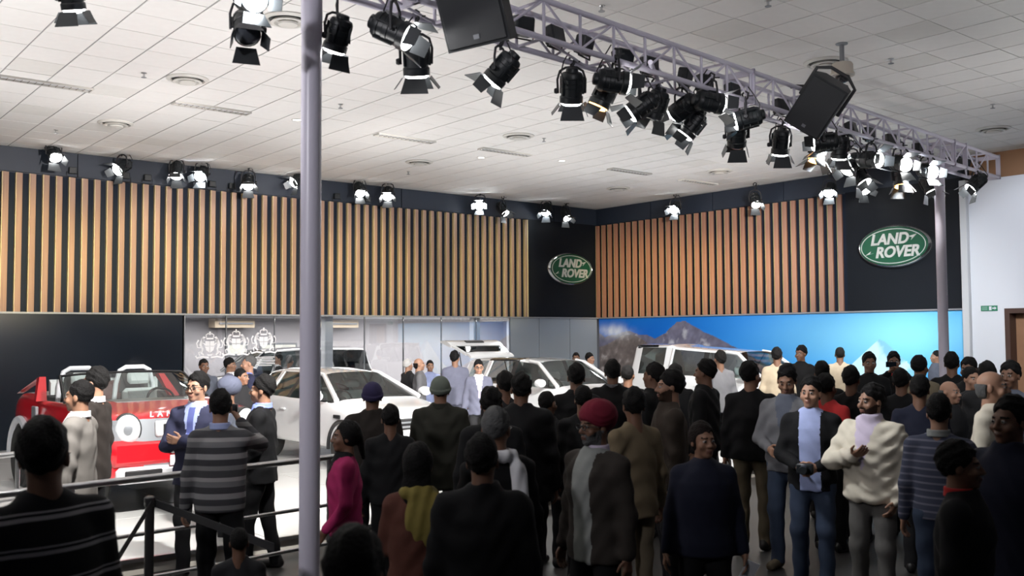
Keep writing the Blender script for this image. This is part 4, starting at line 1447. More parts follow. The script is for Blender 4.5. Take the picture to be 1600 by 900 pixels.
    # ---- shoes
    for side, hip, kn, ank in Lg:
        def shoe(P, ank=ank):
            f = s_cap(P, (ank[0], ank[1] + 0.03, 0.045), (ank[0] + side * 0.02, ank[1] - 0.15, 0.035), 0.046, 0.040)
            f = smin(f, s_cap(P, ank + [0, 0.01, -0.01], ank + [0, 0.01, 0.01], 0.045, 0.045), 0.03)
            return smax(f, 0.002 - P[:, 2], 0.006)
        V, Q = snet(shoe, (ank[0] - 0.10, ank[1] - 0.24, -0.02), (ank[0] + 0.10, ank[1] + 0.13, 0.16), max(q * 0.8, 0.014))
        link('shoe', quads_mesh('shoe', V, Q, [CLOTH[shoes] if shoes else m_sole]), e)
    # ---- body: head with face, neck, hidden trunk and limbs, hands; one mesh
    hc = np.array([0, float(sway(1.62)) - 0.005, 1.632])
    RH = rotz(turn) @ rotx(nod)
    qh = max(min(q * 0.5, 0.011), 0.0065)

    def head(P):
        H = (P - hc) @ RH
        f = s_ell(H, (0, 0.018, 0.030), (0.074, 0.094, 0.088))
        f = smin(f, s_ell(H, (0, -0.026, -0.040), (0.058, 0.064, 0.072)), 0.035)
        f = smin(f, s_ell(H, (0, -0.066, -0.094), (0.026, 0.022, 0.020)), 0.03)
        f = smin(f, s_cap(H, (-0.03, -0.074, 0.026), (0.03, -0.074, 0.026), 0.013, 0.013), 0.02)
        for sx in (-1, 1):
            f = smax(f, -s_ell(H, (sx * 0.032, -0.099, 0.006), (0.017, 0.014, 0.011)), 0.014)
            f = smin(f, s_ell(H, (sx * 0.046, -0.062, -0.030), (0.022, 0.020, 0.022)), 0.02)
            f = smin(f, s_ell(H, (sx * 0.077, 0.014, -0.008), (0.009, 0.020, 0.031)), 0.008)
            f = np.minimum(f, s_ell(H, (sx * 0.031, -0.079, 0.006), (0.0125, 0.0125, 0.0115)))
        nose = smin(s_cap(H, (0, -0.086, 0.012), (0, -0.108, -0.026), 0.008, 0.0125), np.minimum(s_ell(H, (-0.012, -0.096, -0.031), (0.009, 0.011, 0.008)), s_ell(H, (0.012, -0.096, -0.031), (0.009, 0.011, 0.008))), 0.008)
        f = smin(f, nose, 0.012)
        f = smin(f, s_ell(H, (0, -0.088, -0.058), (0.024, 0.013, 0.008)), 0.008)
        f = smin(f, s_ell(H, (0, -0.086, -0.070), (0.020, 0.013, 0.008)), 0.008)
        neck = s_cap(P, hc + RH @ [0, 0.022, -0.06], (0, float(sway(1.45)) + 0.02, 1.43), 0.054 * (0.86 if female else 1), 0.064)
        return smin(f, neck, 0.028)
    V, Q = snet(head, hc - [0.13, 0.17, 0.24], hc + [0.13, 0.16, 0.15], qh)
    Hc = (V[Q].mean(1) - hc) @ RH
    bm_ = [SKIN[skin], HAIR[hair if hair in HAIR else 'black'], LIPS[skin], m_eye, m_iris]
    mi = np.zeros(len(Q), int)
    ax_ = np.abs(Hc[:, 0])
    fr = Hc[:, 1] < -0.055
    mi[fr & (ax_ > 0.014) & (ax_ < 0.050) & (Hc[:, 2] > 0.024) & (Hc[:, 2] < 0.0325)] = 1
    mi[fr & (ax_ < 0.023) & (Hc[:, 2] > -0.078) & (Hc[:, 2] < -0.052) & (Hc[:, 1] < -0.080)] = 2
    eyes = fr & (np.hypot(ax_ - 0.031, (Hc[:, 2] - 0.006) * 1.35) < 0.0125)
    mi[eyes] = 3
    mi[eyes & (np.hypot(ax_ - 0.031, Hc[:, 2] - 0.006) < 0.0068)] = 4
    if beard:
        bm_.append(HAIR[beard])
        edge = -0.016 - 0.42 * np.maximum(-Hc[:, 1], 0) + 0.004 * np.sin(Hc[:, 0] * 120)
        bd = (Hc[:, 2] < edge) & (Hc[:, 2] > -0.13) & (Hc[:, 1] < 0.012) & (mi == 0)
        bd |= (ax_ < 0.032) & (Hc[:, 2] > -0.053) & (Hc[:, 2] < -0.041) & (Hc[:, 1] < -0.07) & (mi == 0)
        mi[bd] = 5
    parts = [(V, Q, mi)]

    def inner(P):
        f = torso(P, 0.035)
        for side, a, el, wr, key in A:
            f = smin(f, smin(s_cap(P, a, el, 0.044, 0.036), s_cap(P, el, wr, 0.036, 0.025), 0.02), 0.03)
        for side, hip, kn, ank in Lg:
            f = smin(f, smin(s_cap(P, hip + [0, 0, 0.08], kn, 0.07, 0.048), s_cap(P, kn, ank, 0.046, 0.036), 0.03), 0.04)
        return f
    V, Q = snet(inner, np.minimum(lo, (-0.25, -0.2 - abs(step), 0.02)), np.maximum(hi, (0.25, 0.2 + abs(step), 1.55)), 0.032)
    parts.append((V, Q, np.zeros(len(Q), int)))
    qf = 0.0058 if q <= 0.016 else 0.0085
    for side, a, el, wr, key in A:
        d = (wr - el) / np.linalg.norm(wr - el)
        kn_ = key if isinstance(key, str) else 'front'
        nrm = np.array([-side, 0.0, 0.0]) if kn_ in ('down', 'fwd', 'pocket', 'hip', 'back') else (np.array([0, 1.0, 0.2]) if kn_ in ('crossed', 'front') else np.array([0, 0.6, 0.8]) if kn_ == 'chest' else np.array([0, -1.0, -0.2]))
        if kn_ in ('raise', 'camera'):
            nrm = np.array([-side, -0.4, 0.2])
            d = d * 0.6 + np.array([-side * 0.25, -0.2, 0.6])
        if kn_ in ('rail', 'shoulder'):
            nrm = np.array([0, -0.3, -1.0])
        sd = 1.0 if np.cross(d, nrm) @ np.array([0, -1, 0.3]) > 0 else -1.0
        fn = lambda P, wr=wr, d=d, nrm=nrm, sd=sd: hand_sdf(P, wr, d, nrm, sd, curl if kn_ not in ('raise', 'camera', 'rail') else 0.9)
        c = wr + d / np.linalg.norm(d) * 0.08
        V, Q = snet(fn, c - 0.13, c + 0.13, qf)
        parts.append((V, Q, np.zeros(len(Q), int)))
    Vs, Qs, Ms, n = [], [], [], 0
    for V, Q, m_ in parts:
        Vs.append(V), Qs.append(Q + n), Ms.append(m_)
        n += len(V)
    link('body', quads_mesh('body', np.concatenate(Vs), np.concatenate(Qs), bm_, np.concatenate(Ms)), e)
    # ---- hair or headgear
    def lump(H, k=0.005, f=55):
        return k * np.sin(H[:, 0] * f + 3 * np.sin(H[:, 2] * 23 + NPERSON[0])) * np.sin(H[:, 2] * f * 0.8 + H[:, 1] * f + NPERSON[0])

    def hairf(P):
        H = (P - hc) @ RH
        th = {'short': 0.014, 'crop': 0.006, 'full': 0.024, 'spiky': 0.018}.get(style, 0.016)
        big = s_ell(H, (0.004 * math.sin(NPERSON[0] * 2.1), 0.030, 0.036 + th * 0.3), (0.074 + th * 0.45, 0.092 + th * 0.6, 0.088 + th)) + lump(H, 0.010 if style == 'spiky' else 0.0065 if style == 'full' else 0.004) + lump(H, 0.0025, 130)
        # ragged hairline: over the forehead, back past the temple, down in front of the ear
        cut = 0.62 * (H[:, 1] + 0.080) + 0.78 * (H[:, 2] - 0.076) + 0.015 * np.sin(H[:, 0] * 80 + NPERSON[0] * 1.7) * np.sin(H[:, 0] * 37 + NPERSON[0]) + 0.012 * np.exp(-((np.abs(H[:, 0]) - 0.072) / 0.016) ** 2) * (H[:, 2] > -0.04)
        f = smax(big, -cut, 0.012) if style != 'bald' else big
        f = smax(f, -0.082 - H[:, 2], 0.012)
        if style == 'bald':
            f = smax(f, H[:, 2] - 0.026, 0.012)
            f = smax(f, 0.034 - H[:, 1] - 0.25 * np.minimum(H[:, 2], 0), 0.01)
        f = smax(f, -s_ell(H, (0, -0.05, -0.05), (0.072, 0.08, 0.085)), 0.008)
        if style == 'bald':
            f = smin(f, smax(smax(s_ell(H, (0, 0.036, -0.02), (0.083, 0.088, 0.075)) + lump(H, 0.003), H[:, 2] - 0.026, 0.012), 0.040 - H[:, 1], 0.01), 0.01)
        if style in ('long', 'pony', 'bun', 'bob'):
            b2 = s_ell(H, (0, 0.03, 0.02), (0.090, 0.098, 0.105))
            f = smin(f, smax(b2, -(H[:, 1] + 0.02), 0.02), 0.02)
        if style == 'long':
            f = smin(f, s_ell(H, (0, 0.072, -0.12), (0.088, 0.040, 0.19)) + lump(H, 0.004), 0.03)
        if style == 'bob':
            f = smin(f, s_ell(H, (0, 0.045, -0.06), (0.092, 0.055, 0.11)) + lump(H, 0.004), 0.03)
        if style == 'pony':
            f = smin(f, s_cap(H, (0, 0.115, 0.0), (0, 0.15, -0.17), 0.034, 0.016), 0.02)
        if style == 'bun':
            f = smin(f, s_ell(H, (0, 0.125, 0.0), (0.042, 0.036, 0.042)), 0.012)
        return f
    hair_f0 = hairf
    if hat and style != 'none':
        hairf = lambda P: smax(hair_f0(P), ((P - hc) @ RH)[:, 2] + 0.005, 0.01)
    if style != 'none':
        ext = 0.36 if style in ('long', 'bob', 'pony') else 0.16
        V, Q = snet(hairf, hc - [0.17, 0.17, ext], hc + [0.17, 0.21, 0.18], max(qh, 0.008))
        if len(Q):
            link('hair', quads_mesh('hair', V, Q, [HAIR[hair]]), e)
    if hat:
        kind, cm = hat

        def hatf(P):
            H = (P - hc) @ RH
            if kind == 'beanie':
                f = s_ell(H, (0, 0.018, 0.040), (0.092, 0.112, 0.104))
                f = smax(f, -(0.25 * (H[:, 1] + 0.09) + 0.97 * (H[:, 2] - 0.022)), 0.01)
                band = smax(np.abs(s_ell(H, (0, 0.018, 0.036), (0.094, 0.114, 0.11))) - 0.008, np.abs(0.25 * (H[:, 1] + 0.09) + 0.97 * (H[:, 2] - 0.042)) - 0.022, 0.008)
                return np.minimum(f, band)
            if kind == 'turban':
                f = s_ell(H, (0, 0.028, 0.070), (0.112, 0.132, 0.112))
                f = smax(f, -(0.55 * (H[:, 1] + 0.10) + 0.84 * (H[:, 2] - 0.050)), 0.012)
                k = np.abs(((0.55 * H[:, 2] + 0.7 * np.abs(H[:, 0]) * 1.2 - 0.2 * H[:, 1]) * 42) % 1 - 0.5)
                return f + 0.010 * k
            f = s_ell(H, (0, 0.018, 0.044), (0.092, 0.110, 0.088))
            f = smax(f, -(H[:, 2] - 0.03), 0.01)
            return np.minimum(f, smax(s_ell(H, (0, -0.10, 0.035), (0.075, 0.075, 0.012)), H[:, 1] + 0.02, 0.01))
        V, Q = snet(hatf, hc - [0.17, 0.20, 0.10], hc + [0.17, 0.21, 0.22], max(qh, 0.008))
        link({'beanie': 'knit_cap', 'turban': 'turban'}.get(kind, 'cap'), quads_mesh('hat', V, Q, [CLOTH[cm]]), e)
    if glasses:
        mb = MB()
        to = lambda p: tuple(hc + RH @ np.array(p))
        for sx in (-1, 1):
            ring = [to((sx * 0.033 + 0.023 * math.cos(t), -0.104, 0.004 + 0.017 * math.sin(t))) for t in np.linspace(0, 2 * math.pi, 13)]
            mb.tube(ring, 0.0032, 5)
            mb.tube([to((sx * 0.056, -0.102, 0.008)), to((sx * 0.079, -0.05, 0.008)), to((sx * 0.080, 0.015, 0.004))], 0.003, 5)
        mb.tube([to((-0.010, -0.106, 0.008)), to((0.010, -0.106, 0.008))], 0.003, 5)
        mb.obj('glasses', [m_spec], e, 40)
    if collar:
        def colf(P):
            c0 = np.array([0, float(sway(1.49)) + 0.014, 1.492])
            d = P - c0
            r = np.hypot(d[:, 0], d[:, 1] * 1.05)
            f = np.hypot(r - 0.072 - 0.25 * np.maximum(-d[:, 2], 0), np.maximum(np.abs(d[:, 2] - 0.004) - 0.020, 0)) - 0.008
            return f
        V, Q = snet(colf, (-0.14, float(sway(1.49)) - 0.13, 1.42), (0.14, float(sway(1.49)) + 0.15, 1.56), max(q * 0.6, 0.009))
        link('collar', quads_mesh('collar', V, Q, [CLOTH[collar]]), e)
    if scarf:
        cm, kind = scarf

        def scf(P):
            c0 = np.array([0, float(sway(1.49)) + 0.01, 1.475])
            d = P - c0
            r = np.hypot(d[:, 0], d[:, 1])
            f = np.hypot(r - 0.085, d[:, 2] - 0.15 * d[:, 1]) - 0.036
            sx = {'left': 1, 'right': -1}.get(kind, 1)
            yb = 0.115 if kind in ('back', 'left', 'right') else -0.14
            if kind == 'back':
                f = smin(f, s_ell(P, (-0.06, 0.10 + float(sway(1.36)), 1.34), (0.13, 0.055, 0.17)), 0.05)
            else:
                f = smin(f, s_cap(P, (sx * 0.07, yb + float(sway(1.4)), 1.42), (sx * 0.12, yb * 1.25, 0.92), 0.045, 0.06), 0.04)
            return f + 0.005 * np.sin(P[:, 0] * 90 + P[:, 2] * 20)
        V, Q = snet(scf, (-0.26, -0.32, 0.86), (0.26, 0.28, 1.56), max(q, 0.014))
        link('scarf', quads_mesh('scarf', V, Q, [CLOTH[cm]]), e)
    e['_frame'] = 1
    del e['_frame']
    PEOPLE.append((e, A, hc, sc, rz))
    return e, A


PEOPLE = []
# ------------------------------------------------------------------ cars
m_wpaint = mat('car_white', (0.82, 0.83, 0.84), 0.25, spec=0.5, coat=1.0)
m_rpaint = mat('car_red', (0.55, 0.008, 0.016), 0.28, spec=0.5, coat=1.0)
m_kpaint = mat('car_black', (0.008, 0.009, 0.011), 0.15, spec=0.6, coat=1.0)
m_silver2 = mat('car_silver', (0.42, 0.44, 0.47), 0.3, 0.6)
m_trimk = mat('car_trim_black', (0.012, 0.012, 0.013), 0.45)
m_tyre = mat('tyre_rubber', (0.012, 0.012, 0.012), 0.75)
m_rim = mat('alloy_rim', (0.62, 0.63, 0.65), 0.22, 0.9)
m_cglass = glass('car_glass', (0.60, 0.68, 0.66), 0.10)
m_cglass2 = glass('car_glass_dark', (0.30, 0.35, 0.35), 0.14)
m_chead = mat('headlamp_clear', (0.75, 0.78, 0.80), 0.08, 0.3, spec=0.8)
m_seat = mat('seat_pale', (0.62, 0.66, 0.66), 0.6)
m_seat2 = mat('seat_brown', (0.10, 0.035, 0.03), 0.6)
m_seatk = mat('seat_black', (0.025, 0.025, 0.027), 0.6)


def cage_car(stations, gid, crease, levels=2):
    """loft of half profiles mirrored, subdivided, then split by part id; gid(i, s) names the part of a face"""
    n = len(stations[0][1])
    ring = 2 * n - 1
    V, Fc, G = [], [], []
    names = []
    for x, pr in stations:
        for y, z in pr:
            V.append((x, -y, z))
        for y, z in pr[-2::-1]:
            V.append((x, y, z))
    for i in range(len(stations) - 1):
        for s in range(ring - 1):
            a = i * ring + s
            Fc.append((a, a + 1, a + ring + 1, a + ring))
            hs = s if s < n - 1 else 2 * n - 3 - s
            g = gid(i, hs, -1 if s < n - 1 else 1)
            if g not in names:
                names.append(g)
            G.append(names.index(g))
        a = i * ring
        Fc.append((a + ring - 1, a, a + ring, a + 2 * ring - 1))
        g = 'underbody'
        if g not in names:
            names.append(g)
        G.append(names.index(g))
    for end in (0, len(stations) - 1):
        a = end * ring
        for s in range(n - 1):
            q = (a + s, a + s + 1, a + ring - 2 - s, a + ring - 1 - s)
            q = tuple(dict.fromkeys(q))
            Fc.append(q)
            g = gid(end if end == 0 else end - 1, 0, -1)
            if g not in names:
                names.append(g)
            G.append(names.index(g))
    me = bpy.data.meshes.new('cage')
    me.from_pydata(V, [], Fc)
    for g in names:
        me.materials.append(m_wpaint)
    me.polygons.foreach_set('material_index', G)
    bm = bmesh.new()
    bm.from_mesh(me)
    bmesh.ops.recalc_face_normals(bm, faces=bm.faces)
    cl = bm.edges.layers.float.new('crease_edge')
    for ed in bm.edges:
        a, b = sorted((ed.verts[0].index, ed.verts[1].index))
        ia, sa = divmod(a, ring)
        ib, sb = divmod(b, ring)
        ha, hb = min(sa, ring - 1 - sa), min(sb, ring - 1 - sb)
        ed[cl] = crease(ia, ha, ib, hb)
    bm.to_mesh(me)
    bm.free()
    o = bpy.data.objects.new('cage', me)
    COL.objects.link(o)
    md = o.modifiers.new('s', 'SUBSURF')
    md.levels = md.render_levels = levels
    dg = bpy.context.evaluated_depsgraph_get()
    m2 = bpy.data.meshes.new_from_object(o.evaluated_get(dg))
    nv = len(m2.vertices)
    co = np.empty(nv * 3, np.float32)
    m2.vertices.foreach_get('co', co)
    co = co.reshape(-1, 3)
    mi = np.empty(len(m2.polygons), np.int32)
    m2.polygons.foreach_get('material_index', mi)
    lv = np.empty(len(m2.loops), np.int32)
    m2.loops.foreach_get('vertex_index', lv)
    quads = lv.reshape(-1, 4)
    out = {}
    for k, g in enumerate(names):
        q = quads[mi == k]
        if len(q) == 0:
            continue
        u, inv = np.unique(q, return_inverse=True)
        out[g] = (co[u].astype(float), inv.reshape(-1, 4))
    bpy.data.objects.remove(o)
    return out


def wheel(parent, x, y, r, side, w=0.24, arch=None):
    e = MB().lathe([(r * 0.70, -w / 2), (r * 0.93, -w / 2), (r, -w / 2 + 0.03), (r, w / 2 - 0.03), (r * 0.93, w / 2), (r * 0.70, w / 2)], 30, axis='y', origin=(0, 0, 0)).obj('wheel', [m_tyre], parent, 40, Matrix.Translation((x, y, r)))
    mb = MB().lathe([(r * 0.70, side * w * 0.46), (r * 0.68, side * w * 0.3), (r * 0.66, -side * w * 0.2), (0.02, -side * w * 0.2)], 30, axis='y')
    mb.lathe([(0.07, side * w * 0.25), (0.06, side * w * 0.4), (0.001, side * w * 0.42)], 14, axis='y')
    for k in range(5):
        a = 2 * math.pi * k / 5
        Mx = Matrix.Rotation(a, 4, 'Y')
        y0, y1 = sorted((side * w * 0.26, side * w * 0.42))
        mb.box((-0.04, y0, 0.04), (0.04, y1, r * 0.69), 0, Mx)
    mb.obj('rim', [m_rim], e, 40)
    return e


def add_seat(parent, x, y, z, m1, m2, s=1.0):
    e = MB().bbox((-0.24 * s, -0.25 * s, 0), (0.27 * s, 0.25 * s, 0.16), 0.05).obj('seat', [m1], parent, 40, Matrix.Translation((x, y, z)))
    MB().bbox((-0.09, -0.24 * s, 0), (0.07, 0.24 * s, 0.56), 0.05).obj('backrest', [m1], e, 40, Matrix.Translation((-0.25 * s, 0, 0.10)) @ Matrix.Rotation(-0.25, 4, 'Y'))
    MB().bbox((-0.05, -0.15, 0.0), (0.05, 0.15, 0.17), 0.04).obj('headrest', [m1], e, 40, Matrix.Translation((-0.42 * s, 0, 0.70)) @ Matrix.Rotation(-0.15, 4, 'Y'))
    MB().box((0.055, -0.17, 0.08), (0.082, 0.17, 0.40)).obj('seat_panel', [m2], e, None, Matrix.Translation((-0.25 * s, 0, 0.10)) @ Matrix.Rotation(-0.25, 4, 'Y'))
    return e


def steering(parent, x, y, z, r=0.19):
    pts = [(0, r * math.cos(t), r * math.sin(t)) for t in np.linspace(0, 2 * math.pi, 25)]
    MB().tube(pts, 0.016, 6).lathe([(0.06, -0.01), (0.06, 0.03), (0.001, 0.035)], 12, axis='x').box((-0.01, -r, -0.015), (0.012, r, 0.015)).box((-0.01, -0.015, -r), (0.012, 0.015, 0)) \
        .obj('steering_wheel', [m_trimk], parent, 40, Matrix.Translation((x, y, z)) @ Matrix.Rotation(-0.45, 4, 'Y'))


def suv(name, label, loc, heading, scale, L, W, H, belt, roofw, xs, roof_mat, wheel_r=0.37, step_roof=0.0, dark_rear=False, paint=None, glass_m=None, rear_drop=0.05, hood_z=1.0, wb=2.66, tail_open=False, plate=False):
    """xs: cowl, header, B front, B rear, C front, C rear, D front, roof end, tail"""
    paint = paint or m_wpaint
    gm = glass_m or m_cglass
    e = empty(name, loc, heading, label, 'car')
    e.scale = (scale,) * 3
    hw = W / 2
    xc, xh, xb0, xb1, xq0, xq1, xd, xr, xt = xs
    f = L / 2

    def hood(x, w, z, lo=0.30):
        return (x, [(w * .82, lo), (w * .97, lo + .06), (w, lo + .28), (w * .985, z - .18), (w * .93, z - .05), (w * .74, z), (w * .40, z + .012), (0, z + .02)])

    def cab(x, w, zb, zr, wr, lo=0.30):
        return (x, [(w * .82, lo), (w * .97, lo + .06), (w, lo + .30), (w * .985, zb - .14), (w * .93, zb), (wr, zr - 0.055), (wr * .86, zr - .004), (0, zr + .012)])
    st = [hood(f, hw * .70, hood_z - .28, .36), hood(f - .07, hw * .86, hood_z - .10, .30), hood(f - .24, hw * .95, hood_z - .01), hood(f - .75, hw, hood_z + .03), hood(xc, hw, belt + .03),
          cab(xh, hw, belt + .01, H - .05, roofw), cab(xb0, hw, belt + .015, H - .005, roofw), cab(xb1, hw, belt + .02, H, roofw), cab(xq0, hw, belt + .03, H + step_roof * .6, roofw), cab(xq1, hw, belt + .03, H + step_roof, roofw),
          cab(xd, hw * .99, belt + .04, H + step_roof - rear_drop * .4, roofw * .98), cab(xr, hw * .97, belt + .05, H + step_roof - rear_drop, roofw * .95), hood(xt, hw * .93, belt + .02), hood(-f, hw * .86, belt - .18, .36)]
    side = {-1: 'left', 1: 'right'}

    def gid(i, s, sd):
        if i == 4:
            return 'side_window.f%d' % sd if s == 4 else ('windshield' if s >= 5 else 'body')
        if i == 5:
            return 'side_window.f%d' % sd if s == 4 else ('roof_a' if s >= 5 else 'body')
        if i == 6:
            return 'pillar.b%d' % sd if s == 4 else ('roof_b' if s >= 5 else 'body')
        if i == 7:
            return 'side_window.r%d' % sd if s == 4 else ('roof_b' if s >= 5 else 'body')
        if i == 8:
            return 'body' if s == 4 else ('roof_b' if s >= 5 else 'body')
        if i == 9:
            return 'side_window.q%d' % sd if s == 4 else ('roof_c' if s >= 5 else 'body')
        if i == 10:
            return 'roof_c' if s >= 5 else 'body'
        if i == 11:
            return 'rear_window' if s >= 5 else 'body'
        return 'body'

    def crease(ia, ha, ib, hb):
        if ha == hb and ha in (4, 5) and 4 <= ia <= 11:
            return 0.75
        if ia == ib and 4 <= ia <= 11 and min(ha, hb) >= 4:
            return 0.55
        if ia == ib and ha in (4, 5) and hb in (4, 5):
            return 0.9
        if ha == hb and ha in (1,):
            return 0.5
        return 0.0
    parts = cage_car(st, gid, crease)
    rm = {'roof_a': paint, 'roof_b': roof_mat, 'roof_c': paint}
    merged = {}
    for g, (v, q) in parts.items():
        b = g.split('.')[0]
        if tail_open and b == 'rear_window':
            continue
        m_ = gm if b in ('side_window', 'windshield', 'rear_window') else (m_trimk if b in ('pillar', 'underbody') else rm.get(b, paint))
        nm = {'roof_a': 'roof', 'roof_b': 'sunroof' if roof_mat is not paint else 'roof', 'roof_c': 'roof'}.get(b, b)
        o = link(nm, quads_mesh(nm, v, q, [m_]), e)
        merged[g] = o
    # A pillars, window surrounds
    for sd in (-1, 1):
        p0 = (xc - .02, sd * hw * .86, belt + .03)
        p1 = (xh + .02, sd * roofw * .98, H - .10)
        mb = MB().tube([p0, p1, (xh - .25, sd * roofw * 1.0, H - .055)], [0.045, 0.042, 0.03], 8)
        mb.obj('pillar', [paint if paint is not m_kpaint else m_kpaint], e, 40)
        MB().tube([(xq0 - .02, sd * hw * .935, belt + .05), (xq0 - .0 + .10 * (1 if dark_rear else -1) * 0, sd * roofw * 1.0, H + step_roof - .075)], 0.03, 6).obj('pillar', [paint], e, 40)
        # mirrors on short arms
        mb = MB().lathe([(0.02, -0.09), (0.075, -0.07), (0.09, 0.0), (0.075, 0.06), (0.03, 0.075)], 14, axis='x')
        mo = mb.obj('wing_mirror', [paint], e, 50, Matrix.Translation((xc - .22, sd * (hw + .13), belt + .10)) @ Matrix.Diagonal((0.9, 1.35, 1.0, 1)))
        MB().box((-0.03, -0.13 if sd > 0 else 0.0, -0.07), (0.03, 0.0 if sd > 0 else 0.13, -0.03)).obj('mirror_arm', [m_trimk], mo)
        for dx in (xb0 - .12, xq0 + .02):
            MB().bbox((-0.10, -0.018, -0.016), (0.10, 0.018, 0.016), 0.008).obj('door_handle', [paint], e, 40, Matrix.Translation((dx, sd * (hw + .0), belt - .17)))
        # lamps: front, rear
        MB().bbox((-0.16, -0.17, -0.075), (0.09, 0.17, 0.075), 0.03).obj('headlamp', [m_chead], e, 40, Matrix.Translation((f - .20, sd * hw * .70, hood_z - .17)) @ Matrix.Rotation(sd * -0.5, 4, 'Z'))
        MB().bbox((-0.05, -0.07, -0.18), (0.06, 0.07, 0.18), 0.02).obj('tail_lamp', [mat('tail_lamp_red', (0.4, 0.01, 0.015), 0.15)], e, 40, Matrix.Translation((xt + .06, sd * hw * .85, belt - .12)))
        for wx in (wb / 2, -wb / 2):
            wheel(e, wx, sd * (hw - .115), wheel_r, sd)
            mb = MB()
            pts = [(wx + (wheel_r + .055) * math.cos(t), sd * (hw + .002), wheel_r + (wheel_r + .055) * math.sin(t)) for t in np.linspace(-0.1, math.pi + 0.1, 17)]
            mb.tube(pts, 0.035, 6).obj('wheel_arch', [m_trimk], e, 40)
        if dark_rear:
            MB().box((xr + .06, sd * roofw * 0.965 - .012, H + step_roof - .085), (xd + .42, sd * roofw * 0.965 + .012, H + step_roof - .01)).obj('roof_side_panel', [m_kpaint], e)
        MB().bbox((-0.10, -0.012, -0.03), (0.10, 0.012, 0.03), 0.008).obj('side_vent', [m_trimk], e, 40, Matrix.Translation((f - 1.02, sd * (hw + .0), hood_z - .14)))
    # grille, bumper, plate
    MB().bbox((-0.05, -0.48, -0.09), (0.05, 0.48, 0.09), 0.02).obj('grille', [m_trimk], e, 40, Matrix.Translation((f - .04, 0, hood_z - .24)))
    for k in range(2):
        MB().box((0.05, -0.44, -0.05 + k * .07), (0.062, 0.44, -0.02 + k * .07)).obj('grille_bar', [m_silver2], e, None, Matrix.Translation((f - .04, 0, hood_z - .24)))
    MB().bbox((-0.06, -0.62, -0.08), (0.05, 0.62, 0.08), 0.03).obj('air_intake', [m_trimk], e, 40, Matrix.Translation((f - .03, 0, .44)))
    MB().box((0.0, -0.26, -0.055), (0.012, 0.26, 0.055)).obj('number_plate', [m_white], e, None, Matrix.Translation((f + .03, 0, .62)))
    # cabin
    MB().bbox((-0.20, -hw * .84, -0.12), (0.30, hw * .84, 0.06), 0.05).obj('dashboard', [m_seatk], e, 40, Matrix.Translation((xc - .30, 0, belt - .06)))
    steering(e, xc - .52, -hw * .42, belt - .01)
    for sd in (-1, 1):
        add_seat(e, xh - .22, sd * hw * .42, 0.52, m_seat, m_seatk)
    MB().bbox((-0.28, -hw * .74, 0), (0.25, hw * .74, 0.16), 0.05).obj('rear_bench', [m_seat], e, 40, Matrix.Translation((xq0 - .05, 0, .56)))
    MB().bbox((-0.07, -hw * .74, 0), (0.07, hw * .74, 0.52), 0.05).obj('rear_backrest', [m_seat], e, 40, Matrix.Translation((xq0 - .32, 0, .66)) @ Matrix.Rotation(-.2, 4, 'Y'))
    MB().box((-f + .3, -hw * .8, .40), (f - .5, hw * .8, .46)).obj('cabin_floor', [m_seatk], e)
    if tail_open:
        # raised tailgate: spoiler lip, glazed frame and lower panel, hinged at the rear edge of the roof
        t = empty('tailgate', (xr + .02, 0, H + step_roof - rear_drop + .01))
        t.parent = e
        t.rotation_euler = (0, math.radians(25), 0)
        tw, tl = roofw * .96, 1.02
        mb = MB()
        prof = [(0.0, .045), (-0.08, .075), (-0.20, .05), (-0.22, .0), (0.0, -.02)]
        mb.loft([[(x, y, z * (1 if abs(y) < tw * .9 else .6)) for x, z in prof] for y in (-tw, -tw * .6, 0, tw * .6, tw)], 0, True)
        mb.obj('spoiler', [paint], t, 40)
        MB().box((-0.62, -tw * .98, -.02), (-0.20, tw * .98, .0)).obj('rear_window', [m_cglass2], t)
        mb = MB()
        for sd in (-1, 1):
            mb.loft([[(-0.18, sd * tw * .90, -.03), (-0.18, sd * tw * 1.02, -.03), (-0.18, sd * tw * 1.02, .012), (-0.18, sd * tw * .90, .012)],
                     [(-0.64, sd * tw * 1.04, -.03), (-0.64, sd * tw * 1.20, -.03), (-0.64, sd * tw * 1.20, .012), (-0.64, sd * tw * 1.04, .012)]])
        mb.obj('frame', [paint], t)
        prof = [(-0.60, .015), (-0.72, .03), (-0.88, .01), (tl * -1, -.07), (tl * -.98, -.10), (-0.60, -.035)]
        mb = MB().loft([[(x, y, z) for x, z in prof] for y in (-tw * 1.22, -tw * .6, 0, tw * .6, tw * 1.22)], 0, True)
        mb.obj('lower_panel', [paint], t, 40)
        MB().bbox((-0.80, -0.26, .02), (-0.70, 0.26, .045), 0.01).obj('plate_recess', [m_trimk], t, 40)
        for sd in (-1, 1):
            rod('gas_strut', (-0.45, sd * tw * 1.0, -.03), (-0.05, sd * tw * 1.05, -.48), 0.012, m_trimk, t, 8)
    return e


def rad(d):
    return math.radians(d)


